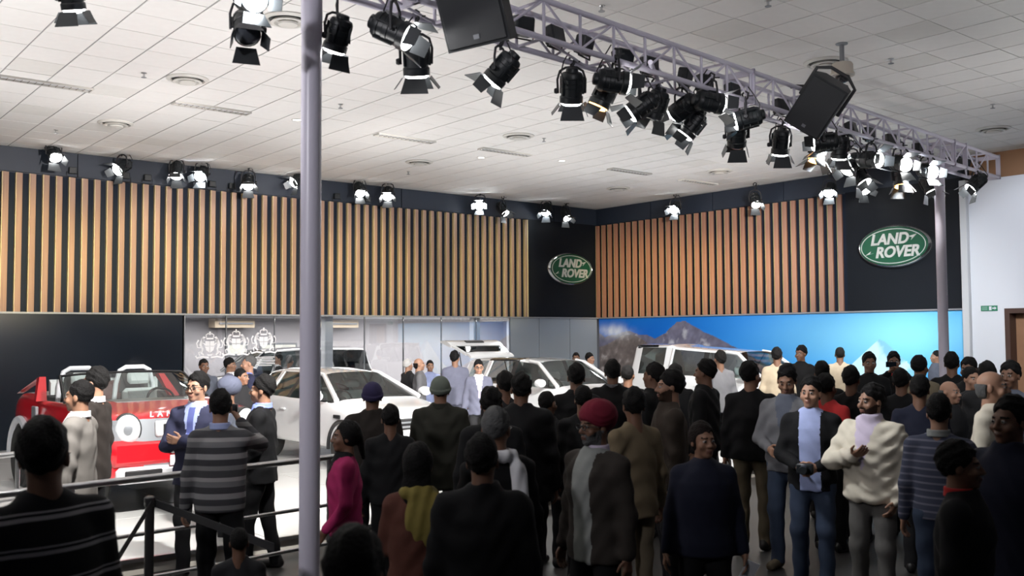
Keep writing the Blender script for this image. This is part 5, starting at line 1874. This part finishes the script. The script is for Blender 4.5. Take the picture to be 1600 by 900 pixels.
suv('car', 'low white car with sloping roof right behind the near pole', (7.75, 13.62, STAGE), rad(-88), 0.907, 4.36, 1.92, 1.58, 1.07, 0.58, (.95, .08, -.55, -.63, -1.25, -1.38, -1.80, -2.0, -2.12), m_wpaint, rear_drop=.10, hood_z=1.0)
suv('car', 'white car with raised tailgate and black glass roof panel, centre of stage', (11.9, 13.35, STAGE), rad(-89), 0.90, 4.50, 1.92, 1.70, 1.14, 0.64, (.98, .20, -.38, -.48, -1.22, -1.34, -1.86, -2.05, -2.18), m_kpaint, rear_drop=.03, hood_z=1.04, tail_open=True)
suv('car', 'tall boxy white car with stepped roof before the mountain print', (15.29, 11.68, STAGE), rad(-84), 0.936, 4.84, 1.92, 1.78, 1.20, 0.70, (.92, .30, -.35, -.45, -1.22, -1.40, -2.06, -2.24, -2.36), m_wpaint, step_roof=.09, rear_drop=.0, hood_z=1.10, dark_rear=True, wb=2.88)
suv('car', 'black car standing in the lounge behind the etched glass', (9.9, YW + 2.3, 0.10), rad(172), 0.98, 4.9, 1.95, 1.78, 1.18, 0.68, (1.0, .35, -.35, -.45, -1.22, -1.34, -1.9, -2.12, -2.30), m_kpaint, rear_drop=.02, hood_z=1.10, paint=m_kpaint, glass_m=m_cglass2, wb=2.85)


def red_car():
    e = empty('car', (4.03, 12.82, STAGE), rad(-89), 'open red sports car with low windscreen and pale seats at left', 'car')
    e.scale = (1.0,) * 3
    hw = .94

    def st(x, w, z, lo=.34, deck=None, dip=0.0):
        return (x, [(w * .84, lo), (w * .97, lo + .05), (w, lo + .26), (w * .99, z - .22), (w * .965, z - .05), (w * .88, z), (w * .5, z + .015 - dip), (0, z + .02 - dip)])
    S_ = [st(2.10, hw * .80, .86, .42), st(2.05, hw * .92, 1.03, .36), st(1.92, hw * .97, 1.10, .34), st(1.55, hw, 1.13), st(1.0, hw, 1.17), st(.62, hw * .99, 1.19), st(.58, hw * .99, 1.18, .34, None, .38),
          st(-.75, hw * .98, 1.16, .34, None, .42), st(-.82, hw * .98, 1.20), st(-1.3, hw * 1.02, 1.22), st(-1.85, hw * .98, 1.20), st(-2.06, hw * .86, 1.02, .42)]

    def gid(i, s, sd):
        if i in (6, ) and s >= 5:
            return 'cockpit'
        if i in (5, 7) and s >= 5:
            return 'cockpit'
        if i >= 8 and s >= 5:
            return 'rear_deck'
        if i <= 1 and s in (3,):
            return 'nose_panel'
        if 4 == i and s >= 6:
            return 'cowl_panel'
        if s == 0:
            return 'sill'
        return 'body'

    def crease(ia, ha, ib, hb):
        if ia == ib and 5 <= ia <= 8 and min(ha, hb) >= 4:
            return .8
        if ha == hb and ha in (3, 5):
            return .45
        if ia == ib and ia == 2:
            return .3
        return 0.0
    pm = {'body': m_rpaint, 'cockpit': m_seatk, 'rear_deck': m_silver2, 'nose_panel': m_silver2, 'cowl_panel': m_silver2, 'sill': m_silver2, 'underbody': m_trimk}
    for g, (v, q) in cage_car(S_, gid, crease).items():
        link(g, quads_mesh(g, v, q, [pm[g]]), e)
    for sd in (-1, 1):
        for wx in (1.28, -1.30):
            wheel(e, wx, sd * (hw - .10), .40, sd, .27)
            pts = [(wx + .475 * math.cos(t), sd * (hw + .012), .40 + .475 * math.sin(t)) for t in np.linspace(-.15, math.pi + .15, 19)]
            MB().tube(pts, .05, 8).obj('wheel_arch', [mat('arch_grey', (.50, .52, .56), .35)], e, 40)
            MB().lathe([(.46, sd * (hw - .03)), (.46, sd * (hw + .008)), (.3, sd * (hw + .008)), (.3, sd * (hw - .03))], 24, axis='y', origin=(wx, 0, .40)).obj('arch_lining', [m_trimk], e)
        # round headlamp in a silver surround
        h = MB().lathe([(.001, .05), (.08, .042), (.13, .02), (.15, -.01), (.15, -.12)], 26, axis='x').obj('headlamp', [m_chead], e, 40, Matrix.Translation((2.075, sd * .68, .955)) @ Matrix.Rotation(sd * .22, 4, 'Z') @ Matrix.Diagonal((1, .92, 1.12, 1)))
        MB().lathe([(.150, .0), (.158, -.002), (.158, -.10), (.150, -.10)], 22, axis='x').obj('lamp_ring', [m_trimk], h, 40)
        MB().lathe([(.035, .046), (.05, .05), (.035, .054)], 14, axis='x').obj('lamp_lens', [m_silver2], h, 40)
        # red buttress behind the door, silver roll hoop over each seat
        MB().loft([[(-.72, sd * .80, 1.14), (-.72, sd * .93, 1.14), (-.62, sd * .93, 1.14), (-.62, sd * .80, 1.14)], [(-1.05, sd * .74, 1.42), (-1.05, sd * .82, 1.42), (-.92, sd * .82, 1.44), (-.92, sd * .74, 1.44)],
                   [(-1.75, sd * .78, 1.20), (-1.75, sd * .88, 1.20), (-1.45, sd * .90, 1.22), (-1.45, sd * .78, 1.22)]][:2]).obj('buttress', [m_rpaint], e, 40)
        MB().loft([[(-1.00, sd * .74, 1.40), (-1.00, sd * .81, 1.40), (-.96, sd * .81, 1.44), (-.96, sd * .74, 1.44)], [(-1.80, sd * .80, 1.19), (-1.80, sd * .88, 1.19), (-1.6, sd * .88, 1.24), (-1.6, sd * .80, 1.24)]]).obj('buttress_fin', [m_rpaint], e, 40)
        y0 = sd * .36
        pts = [(-.80, y0 - .27, 1.02), (-.78, y0 - .25, 1.32), (-.78, y0 - .20, 1.50), (-.78, y0 - .12, 1.545), (-.78, y0 + .12, 1.545), (-.78, y0 + .20, 1.50), (-.78, y0 + .25, 1.32), (-.80, y0 + .27, 1.02)]
        MB().tube(pts, .032, 8).obj('roll_hoop', [m_white], e, 40)
        MB().loft([[(-.80, y0 - .20, 1.20), (-.80, y0 + .20, 1.20), (-.80, y0 + .17, 1.50), (-.80, y0 - .17, 1.50)], [(-1.5, y0 - .10, 1.16), (-1.5, y0 + .10, 1.16), (-1.5, y0 + .10, 1.24), (-1.5, y0 - .10, 1.24)]]).obj('fairing', [m_seatk], e, 40)
        add_seat(e, -.22, y0, .62, m_seat, m_seat2, .95)
        MB().bbox((-.10, -.02, -.10), (.10, .02, .10), .01).obj('door_handle', [m_silver2], e, 40, Matrix.Translation((-.62, sd * (hw + .0), .98)))
    # low wrap-round windscreen in a dark frame
    W0 = [(.45, -.88, 1.18), (.80, -.70, 1.18), (.95, -.35, 1.19), (.99, 0, 1.19), (.95, .35, 1.19), (.80, .70, 1.18), (.45, .88, 1.18)]
    W1 = [(-.12, -.78, 1.47), (.16, -.62, 1.50), (.29, -.32, 1.515), (.32, 0, 1.52), (.29, .32, 1.515), (.16, .62, 1.50), (-.12, .78, 1.47)]
    MB().loft([[*W0], [*W1]], 0, False, False).obj('windscreen', [m_cglass], e, 60)
    MB().tube(W1, .016, 6).obj('windscreen_frame', [m_trimk], e, 40)
    MB().tube([W0[0], W1[0]], .022, 6).obj('pillar', [m_trimk], e, 40)
    MB().tube([W0[-1], W1[-1]], .022, 6).obj('pillar', [m_trimk], e, 40)
    MB().bbox((-.16, -.80, -.12), (.22, .80, .05), .04).obj('dashboard', [m_seat2], e, 40, Matrix.Translation((.42, 0, 1.08)))
    steering(e, .18, .38, 1.13, .18)
    MB().loft([[(-.84, -.70, 1.0), (-.84, .70, 1.0), (-.84, .70, 1.36), (-.84, -.70, 1.36)], [(-.92, -.70, 1.0), (-.92, .70, 1.0), (-.92, .70, 1.40), (-.92, -.70, 1.40)]]).obj('bulkhead', [m_seat], e)
    MB().bbox((-.015, -.20, -.13), (.015, .20, .13), .01).obj('bulkhead_window', [m_seat2], e, None, Matrix.Translation((-.82, 0, 1.24)))
    # nose: grille plate, lettering on the bonnet edge, red bumper, silver skid plate
    MB().loft([[(1.95, -.93, .82), (2.085, -.80, .82), (2.12, -.4, .82), (2.13, 0, .82), (2.12, .4, .82), (2.085, .80, .82), (1.95, .93, .82)], [(1.93, -.92, 1.06), (2.06, -.79, 1.06), (2.09, -.4, 1.06), (2.10, 0, 1.06), (2.09, .4, 1.06), (2.06, .79, 1.06), (1.93, .92, 1.06)]], 0, False, False).obj('nose_panel', [m_silver2], e, 60)
    MB().bbox((-.05, -.40, -.085), (.05, .40, .085), .02).obj('grille', [mat('grille_white', (.72, .73, .74), .3)], e, 40, Matrix.Translation((2.10, 0, .95)))
    for k in range(5):
        MB().box((.048, -.32 + k * .13, -.05), (.058, -.22 + k * .13, .05)).obj('grille_slot', [m_trimk], e, None, Matrix.Translation((2.10, 0, .95)))
    Rx = Matrix(((0, 0, 1, 0), (1, 0, 0, 0), (0, 1, 0, 0), (0, 0, 0, 1)))
    text_obj('letter', 'LAND ROVER', .085, .006, m_white, e, Matrix.Translation((2.09, 0, 1.105)) @ Rx, 0, .002, 2.0)
    MB().bbox((-.10, -.86, -.14), (.075, .86, .14), .05).obj('bumper', [m_rpaint], e, 40, Matrix.Translation((2.06, 0, .70)))
    MB().bbox((-.10, -.80, -.09), (.08, .80, .09), .04).obj('skid_plate', [mat('skid_silver', (.7, .71, .73), .3, .3)], e, 40, Matrix.Translation((2.05, 0, .46)))
    for sd in (-1, 1):
        MB().bbox((-.02, -.20, -.045), (.02, .20, .045), .01).obj('air_intake', [m_trimk], e, 40, Matrix.Translation((2.125, sd * .52, .47)))
        MB().lathe([(.02, 0), (.02, .05), (.028, .055), (.001, .06)], 10, axis='x').obj('tow_eye', [m_steel], e, 40, Matrix.Translation((2.12, sd * .22, .70)))
    MB().box((0, -.24, -.055), (.012, .24, .055)).obj('number_plate', [m_white], e, None, Matrix.Translation((2.14, 0, .60)))
    return e


red_car()
# ------------------------------------------------------------------ cloth palette
for n_, c_ in {
    'black': (0.006, 0.006, 0.007), 'coal': (0.020, 0.020, 0.022), 'navy': (0.010, 0.012, 0.026), 'suit_navy': (0.028, 0.030, 0.062), 'brown_black': (0.018, 0.014, 0.012), 'dark_brown': (0.035, 0.026, 0.02),
    'olive': (0.026, 0.026, 0.020), 'grey_suit': (0.20, 0.185, 0.17), 'blue_grey': (0.14, 0.145, 0.20), 'mid_grey': (0.14, 0.14, 0.15), 'tan': (0.15, 0.115, 0.07), 'khaki': (0.13, 0.105, 0.07),
    'cream': (0.62, 0.57, 0.47), 'white': (0.72, 0.72, 0.74), 'light_blue': (0.36, 0.42, 0.68), 'blue_shirt': (0.22, 0.28, 0.62), 'pink': (0.33, 0.02, 0.10), 'maroon': (0.16, 0.012, 0.028), 'red': (0.45, 0.03, 0.03),
    'jeans': (0.035, 0.05, 0.085), 'yellow': (0.20, 0.16, 0.04), 'rust': (0.16, 0.05, 0.03), 'slate': (0.09, 0.10, 0.13), 'pale_lilac': (0.55, 0.48, 0.60), 'knit_grey': (0.13, 0.15, 0.125), 'cap_blue': (0.03, 0.025, 0.07),
    'tweed': (0.034, 0.028, 0.024), 'light_grey': (0.24, 0.25, 0.24), 'beige': (0.40, 0.33, 0.24), 'tie_blue': (0.10, 0.12, 0.32), 'turban_grey': (0.11, 0.12, 0.17), 'print_rust': (0.09, 0.032, 0.022), 'trouser_grey': (0.11, 0.105, 0.10),
}.items():
    cloth(n_, c_)
W_, K_ = (0.30, 0.29, 0.31), (0.010, 0.010, 0.012)
striped('stripe_black', [(0.0, K_), (0.40, W_), (0.52, K_), (0.60, W_), (0.66, K_)], 0.115)
striped('stripe_grey', [(0.0, (0.05, 0.05, 0.055)), (0.16, (0.24, 0.235, 0.24)), (0.30, (0.045, 0.045, 0.05)), (0.46, (0.15, 0.15, 0.155)), (0.60, (0.30, 0.29, 0.29)), (0.70, (0.06, 0.06, 0.065)), (0.88, (0.18, 0.18, 0.18))], 0.30)
striped('stripe_navy', [(0.0, (0.05, 0.055, 0.085)), (0.72, (0.13, 0.13, 0.17))], 0.05)


def put(label, px, py, d, face, floor=0.0, headgear=0.012, **kw):
    """px, py: crown of the head in the photograph; d: distance into the hall; face: 0 to the camera, 90 to the right, 180 away, -90 left"""
    p = at(px, py, d)
    h = p[2] - floor - headgear
    a = math.radians(face)
    toc = -np.array([p[0], p[1]]) / np.linalg.norm(p[:2])
    rt = np.array([-toc[1], toc[0]])
    rt = rt if rt @ RIGHT[:2] > 0 else -rt
    fr = math.cos(a) * toc + math.sin(a) * rt
    lean = kw.get('lean', 0.0)
    # the head leads the feet when a figure leans
    off = math.tan(lean) * 0.70 * h / 1.75
    foot = (p[0] - fr[0] * off, p[1] - fr[1] * off, floor)
    if d > 10 and 'q' not in kw:
        kw['q'] = 0.026
    e, A = person(label, foot, fr, h, **kw)
    return e, A, h


def held(e, A, i, name, label, cat, mb, mats, off=(0, 0, 0), rot=(0, 0, 0), group=None):
    """a thing in a figure's hand stays a thing of its own"""
    side, a, el, wr, key = A[i]
    d = (wr - el) / np.linalg.norm(wr - el)
    loc = wr + d * 0.09 + np.array(off)
    Mw = Matrix.Translation(e.location) @ Matrix.Rotation(e.rotation_euler.z, 4, 'Z') @ Matrix.Scale(e.scale[0], 4) @ Matrix.Translation(loc) @ Euler(rot).to_matrix().to_4x4()
    o = mb.obj(name, mats, None, 40, Mw)
    tag(o, label, cat, group)
    return o


# ---- nearest row, left to right
put('man in black sweater with thin white stripes, nearest at far left, back turned', 72, 658, 3.55, -150, top=striped('stripe_black', [], 0) if False else 'stripe_black', fit='sweater', style='full', turn=math.radians(-38), q=0.013, skin='brown', build=1.16, glasses=True, arms=('down', 'down'))
put('visitor seen only as a dark head with thick black hair, bottom centre beside pole', 552, 828, 2.5, 172, top='black', style='full', q=0.014, skin='dusk')
put('child with dark hair low at the bottom edge, left of the near pole', 374, 824, 5.2, 175, top='coal', style='short', q=0.016, skin='brown', build=0.9)
e, A, h = put('man in grey striped sweater holding a camera up, back turned', 345, 611, 7.2, 168, top='stripe_grey', bottom='black', fit='sweater', shirt=None, collar='light_blue', style='full', q=0.013, skin='tan', arms=('down', 'camera'), turn=math.radians(10))
mb = MB().bbox((-0.055, -0.03, -0.035), (0.055, 0.03, 0.035), 0.008).lathe([(0.025, -0.075), (0.027, -0.06), (0.03, -0.03)], 14, axis='y')
held(e, A, 1, 'photo_camera', 'small black camera held up by the man in striped sweater', 'camera', mb, [m_lamp], (0.02, -0.03, 0.04))
put('woman in bright pink jacket with black hair tied back, facing left', 540, 658, 6.75, -88, top='pink', bottom='black', fit='jacket', shirt='black', style='pony', female=True, q=0.014, skin='brown', arms=('fwd', 'hip'), turn=0)
put('long-haired woman with yellow scarf over rust print top, back turned', 654, 692, 5.0, 170, top='print_rust', bottom='black', style='long', female=True, q=0.014, skin='brown', scarf=('yellow', 'back'), arms=('front', 'front'))
put('broad visitor in plain black jacket with short black hair, nearest at centre', 754, 682, 4.6, 176, top='black', bottom='black', style='full', q=0.014, skin='brown', build=1.12, fit='coat')
put('man with greying hair, glasses and white shirt collar, looking left', 776, 636, 5.4, -150, top='black', bottom='black', shirt='white', collar='white', fit='suit', style='short', hair='grey', glasses=True, q=0.014, skin='brown', turn=math.radians(-45), scarf=('white', 'right'))
put('bearded man in dark red turban, tweed jacket and grey sweater', 930, 622, 5.8, -42, headgear=0.06, top='tweed', bottom='black', shirt='light_grey', tie=None, fit='suit', collar='pale_lilac', style='none', beard='grey', hat=('turban', 'maroon'), glasses=True, q=0.013, skin='brown', turn=math.radians(-14), build=1.1, tuck=0.075, arms=('down', 'down'))
e, A, h = put('woman in navy sweater with hair pulled back, looking right', 1098, 660, 6.0, 8, top='navy', bottom='black', fit='sweater', style='bun', hair='dark', female=True, q=0.013, skin='tan', turn=math.radians(22), build=1.22, arms=('down', 'down'))
mb = MB().box((-0.05, -0.003, -0.10), (0.05, 0.003, 0.06))
held(e, A, 0, 'leaflet', 'white leaflet held low by the woman in navy sweater', 'leaflet', mb, [m_white], (0.02, -0.02, -0.03), (0.3, 0.4, 0.3))
put('young man in black jacket with red collar, in profile facing right, near bottom right', 1500, 692, 4.7, 82, top='black', bottom='black', fit='jacket', collar='red', style='full', q=0.013, skin='brown', build=1.12, turn=math.radians(8))
put('man in dark navy top at right edge, face half cut by frame', 1576, 622, 5.2, -28, top='navy', bottom='black', fit='coat', style='full', q=0.014, skin='brown', turn=math.radians(-10))
# ---- left group near the rail
put('man in light grey suit leaning on the rail, facing left', 124, 595, 7.7, -112, top='grey_suit', bottom='coal', shirt='white', collar='white', fit='suit', style='short', q=0.014, skin='tan', arms=('down', 'rail'), turn=math.radians(-5))
put('man in dark brown suit behind the light grey suit, facing left', 148, 576, 8.7, -112, top='brown_black', bottom='black', shirt='white', collar='white', fit='suit', style='full', q=0.015, skin='tan', turn=math.radians(-5), glasses=True)
put('young man in navy blazer and blue tie with folded arms before red car', 308, 583, 8.5, -22, top='suit_navy', bottom='coal', shirt='light_blue', collar='white', tie='tie_blue', fit='suit', style='full', q=0.014, skin='fair', arms=('crossed', 'crossed'), glasses=True, turn=math.radians(-12))
put('man in dark suit with blue shirt collar, facing left behind the rail', 410, 588, 8.75, -105, top='black', bottom='black', shirt='blue_shirt', collar='blue_shirt', fit='suit', style='full', q=0.014, skin='tan', arms=('fwd', 'down'), step=0.22)
put('man in grey-blue turban behind the raised camera', 355, 588, 9.6, -100, headgear=0.05, top='slate', bottom='coal', style='none', hat=('turban', 'turban_grey'), skin='tan', beard='black', q=0.018)
# ---- people on the stage behind the cars
put('man with short dark hair standing behind the red car windscreen', 319, 561, 15.2, 20, STAGE, top='slate', bottom='coal', fit='suit', style='short', skin='brown')
put('dark-haired man in grey-blue suit, second from left behind the red car', 360, 560, 16.3, 70, STAGE, top='blue_grey', bottom='coal', fit='suit', shirt='white', style='full', skin='tan')
put('man with greying hair and blue collar looking left beside the pole', 388, 556, 14.2, -80, STAGE, top='suit_navy', bottom='coal', fit='suit', shirt='blue_shirt', style='short', hair='grey', skin='fair')
put('man with dark hair just above the grey-blue turban, looking right', 378, 576, 12.7, 60, STAGE, top='coal', bottom='coal', style='short', skin='tan')
put('white-haired visitor beside the windscreen of the front white car', 638, 562, 18.5, 120, STAGE, top='coal', bottom='coal', style='full', hair='white', skin='fair')
put('balding man in dark suit facing right beside the front white car', 655, 559, 16.8, 95, STAGE, top='mid_grey', bottom='coal', fit='suit', style='bald', hair='dark', skin='fair')
put('man in pale blue top facing camera between two white cars', 672, 563, 17.9, 10, STAGE, top='light_blue', bottom='coal', style='short', skin='tan')
put('man in blue-grey suit with back turned by the open tailgate', 711, 549, 16.6, -165, STAGE, top='blue_grey', bottom='blue_grey', fit='suit', style='full', skin='tan', turn=math.radians(-25), build=1.1)
put('man in glasses and grey suit with light tie facing camera by the open tailgate', 748, 563, 15.2, 5, STAGE, top='blue_grey', bottom='coal', fit='suit', shirt='white', tie='pale_lilac', collar='white', style='full', skin='fair', glasses=True, q=0.018)
put('dark-haired head beyond the white car roof, left of two', 900, 551, 19.3, 0, STAGE, top='navy', bottom='coal', style='short', skin='brown')
put('dark-haired man beyond the white car roof, right of two', 922, 552, 20.0, 60, STAGE, top='white', bottom='coal', style='full', skin='fair')
put('man in white shirt and dark jacket seen through the lounge glass left of pole', 434, 553, 20.6, -70, 0.1, top='coal', bottom='coal', fit='suit', shirt='white', style='short', skin='fair')
put('grey-haired visitor seen through the lounge glass right beside the pole', 453, 556, 21.25, 150, 0.1, top='mid_grey', bottom='coal', style='full', hair='grey', skin='tan')
# ---- middle of the crowd
put('man in dark coat and dark blue knit cap, back turned before white car', 582, 595, 8.4, 178, headgear=0.03, top='brown_black', bottom='black', fit='coat', style='short', hat=('beanie', 'cap_blue'), q=0.015, skin='brown', build=1.12)
put('visitor half hidden behind the right shoulder of the blue knit cap man', 610, 634, 7.9, 178, top='black', bottom='black', style='full', q=0.018, skin='brown')
put('man in grey-green knit cap and olive coat with back turned', 688, 586, 8.75, 178, headgear=0.03, top='olive', bottom='black', fit='coat', style='short', hat=('beanie', 'knit_grey'), q=0.015, skin='tan', build=1.12, collar='olive')
put('spiky-haired man in black behind the greying man', 768, 606, 7.15, 176, top='black', bottom='black', style='spiky', q=0.016, skin='brown')
put('curly-haired tall visitor in black coat before the white car door', 814, 584, 7.9, 174, top='black', bottom='black', fit='coat', style='spiky', q=0.016, skin='brown', build=1.15)
put('dark-haired visitor left of the curly-haired one, below the suit in glasses', 788, 582, 9.45, -160, top='coal', bottom='black', style='full', q=0.018, skin='brown')
put('short visitor peeping beside the curly-haired one, right', 856, 612, 8.85, 150, top='black', bottom='black', style='short', skin='brown', q=0.02)
put('dark-haired man in black against the white car windscreen', 900, 570, 9.5, 180, top='black', bottom='black', fit='coat', style='full', q=0.016, skin='brown')
put('tall man in black jacket with pale collar, back turned', 957, 564, 10.4, 180, top='black', bottom='black', fit='coat', collar='mid_grey', style='full', q=0.018, skin='brown', build=1.2)
put('dark-haired visitor just right of the pale-collared black jacket', 981, 571, 11.9, 170, top='black', bottom='black', style='short', q=0.02, skin='brown')
put('man in black behind the red turban', 912, 603, 8.25, 165, top='black', bottom='black', style='short', q=0.018, skin='brown')
put('man in beige jacket behind the turbaned man, looking left', 990, 608, 7.1, -140, top='tan', bottom='khaki', fit='suit', style='full', q=0.015, skin='brown', turn=math.radians(-25))
put('bearded man in dark brown jacket in profile facing left', 1046, 580, 8.0, -80, top='dark_brown', bottom='black', fit='jacket', style='full', beard='stubble', q=0.015, skin='tan', arms=('down', 'front'), build=1.08)
put('dark-haired visitor at rear corner of the tall white car', 1020, 569, 10.1, -120, top='black', bottom='black', style='full', skin='brown', q=0.02)
put('dark-haired visitor under the rear side window of the tall white car', 1056, 570, 11.6, 160, top='coal', bottom='black', style='full', skin='brown', q=0.02)
put('man in black facing left under the side window of tall white car', 1101, 563, 10.2, -110, top='black', bottom='black', style='full', skin='brown', q=0.018, build=1.1)
put('tall man in dark grey jacket against the side window of tall white car', 1124, 549, 14.1, -150, STAGE, top='mid_grey', bottom='black', style='full', skin='brown', q=0.02)
put('man in black jacket and khaki trousers, back turned', 1173, 567, 9.5, 165, top='black', bottom='khaki', fit='jacket', style='full', skin='tan', q=0.016, build=1.1, turn=math.radians(-20))
put('man in grey hooded jacket and jeans looking down', 1229, 572, 8.7, -18, top='mid_grey', bottom='jeans', fit='jacket', shirt='slate', collar='mid_grey', style='full', skin='tan', q=0.014, nod=math.radians(22), arms=('pocket', 'front'), turn=math.radians(10), shoes='khaki')
e, A, h = put('young man in light blue shirt and open dark jacket holding a camera', 1266, 590, 7.9, -8, top='black', bottom='jeans', fit='jacket', shirt='light_blue', tuck=0.085, style='full', skin='fair', q=0.014, arms=('front', 'front'), turn=math.radians(-8))
mb = MB().bbox((-0.065, -0.03, -0.04), (0.065, 0.03, 0.04), 0.01).lathe([(0.03, -0.12), (0.033, -0.10), (0.034, -0.03)], 16, axis='y')
held(e, A, 1, 'photo_camera', 'black camera held at the waist by the light blue shirt man', 'camera', mb, [m_lamp], (0.02, -0.03, 0.02))
put('man in cream padded jacket with beard looking left, one hand raised', 1360, 602, 7.3, -25, top='cream', bottom='trouser_grey', fit='puffy', style='full', beard='stubble', skin='tan', q=0.014, arms=('pocket', 'chest'), turn=math.radians(-22), shirt='pale_lilac', build=1.05)
put('man in navy striped shirt seen from behind, arm round the youth', 1466, 618, 6.6, 165, top='stripe_navy', bottom='jeans', fit='shirt', style='full', skin='tan', q=0.014, arms=('down', 'shoulder'), collar='light_grey', build=1.12, turn=math.radians(20))
put('bald man in cream jacket with grey fringe, facing right', 1550, 578, 7.3, 75, top='cream', bottom='khaki', fit='jacket', style='bald', hair='grey', skin='fair', q=0.014, turn=math.radians(10), build=1.1)
# ---- right-hand back rows
put('tall visitor with upright dark hair beside the tall white car bonnet', 1214, 544, 15.1, 170, STAGE, top='beige', bottom='black', style='full', skin='brown')
put('visitor in dark top looking left before the blue print, near its middle', 1251, 541, 15.6, -30, STAGE, top='black', bottom='black', style='full', skin='brown')
put('visitor in beige top with back turned before the snowy peak, far row', 1312, 543, 16.3, 178, STAGE, top='beige', bottom='black', style='short', skin='brown')
put('dark-haired man left below the snowy peak, facing camera', 1358, 552, 12.6, 10, top='black', bottom='black', style='full', skin='brown')
e, A, h = put('visitor in black with red scarf raising a phone below the snowy peak', 1396, 551, 13.4, 5, top='black', bottom='black', style='full', skin='brown', arms=('camera', 'camera'), scarf=('red', 'front'))
mb = MB().bbox((-0.065, -0.006, -0.035), (0.065, 0.006, 0.035), 0.004)
held(e, A, 0, 'phone', 'phone held up by the visitor in red scarf', 'phone', mb, [m_black], (-0.09, -0.02, 0.05))
put('visitor in olive brown jacket left of the far pole', 1437, 557, 11.6, 150, top='khaki', bottom='black', style='full', skin='brown')
put('distant visitor just left of the far pole, looking left', 1462, 548, 18.1, -70, STAGE, top='slate', bottom='black', style='short', skin='tan')
put('dark-haired visitor directly right of the far pole', 1487, 552, 11.9, 175, top='black', bottom='black', style='full', skin='brown', build=1.1)
put('visitor in black second to the right of the far pole', 1513, 560, 11.0, -20, top='black', bottom='black', style='full', skin='brown')
put('dark-haired visitor right above the bald man', 1543, 567, 9.8, 170, top='coal', bottom='black', style='full', skin='brown')
put('visitor in dark jacket at right edge near the doorway', 1577, 566, 9.2, -20, top='slate', bottom='black', style='full', skin='brown')
put('fair-faced visitor with dark hair left of the bald man', 1518, 574, 10.4, 30, top='coal', bottom='black', style='short', skin='fair')
put('light-haired balding man behind the navy striped shirt', 1484, 594, 9.4, 60, top='coal', bottom='black', style='bald', hair='grey', skin='fair', q=0.018)
put('visitor with red hood and black hair behind the blue shirt', 1292, 586, 9.4, 150, top='red', bottom='black', style='full', skin='brown', q=0.018)
put('dark-haired visitor in black between the grey hood and the blue shirt', 1284, 566, 11.0, 172, top='black', bottom='black', style='full', skin='brown')
put('visitor in black left behind the cream padded jacket', 1330, 574, 9.8, 168, top='black', bottom='black', style='full', skin='brown', q=0.02)
put('visitor in black right behind the cream padded jacket', 1408, 578, 10.0, 172, top='black', bottom='black', style='full', skin='brown', q=0.02, build=1.1)
put('visitor in dark blue jacket behind the navy striped shirt, left side', 1436, 588, 8.5, 176, top='navy', bottom='black', style='full', skin='brown', q=0.02)
put('visitor in black left of the woman in navy, back turned', 1030, 598, 6.8, 176, top='black', bottom='black', style='full', skin='brown', q=0.018) if False else None
put('visitor in black right of the olive coat, looking at the white car', 738, 602, 9.2, 172, top='black', bottom='black', style='full', skin='brown', q=0.02) if False else None
# paper bag carried in the crowd
p = at(706, 745, 5.9)
o = MB().bbox((-0.10, -0.05, -0.15), (0.10, 0.05, 0.12), 0.01).obj('paper_bag', [m_white, ], None, None, Matrix.Translation(p) @ Euler((0.1, 0.5, 0.6)).to_matrix().to_4x4()) if False else None
print('people', NPERSON[0])

# clutch bag of brochures on the arm of the olive-coated man
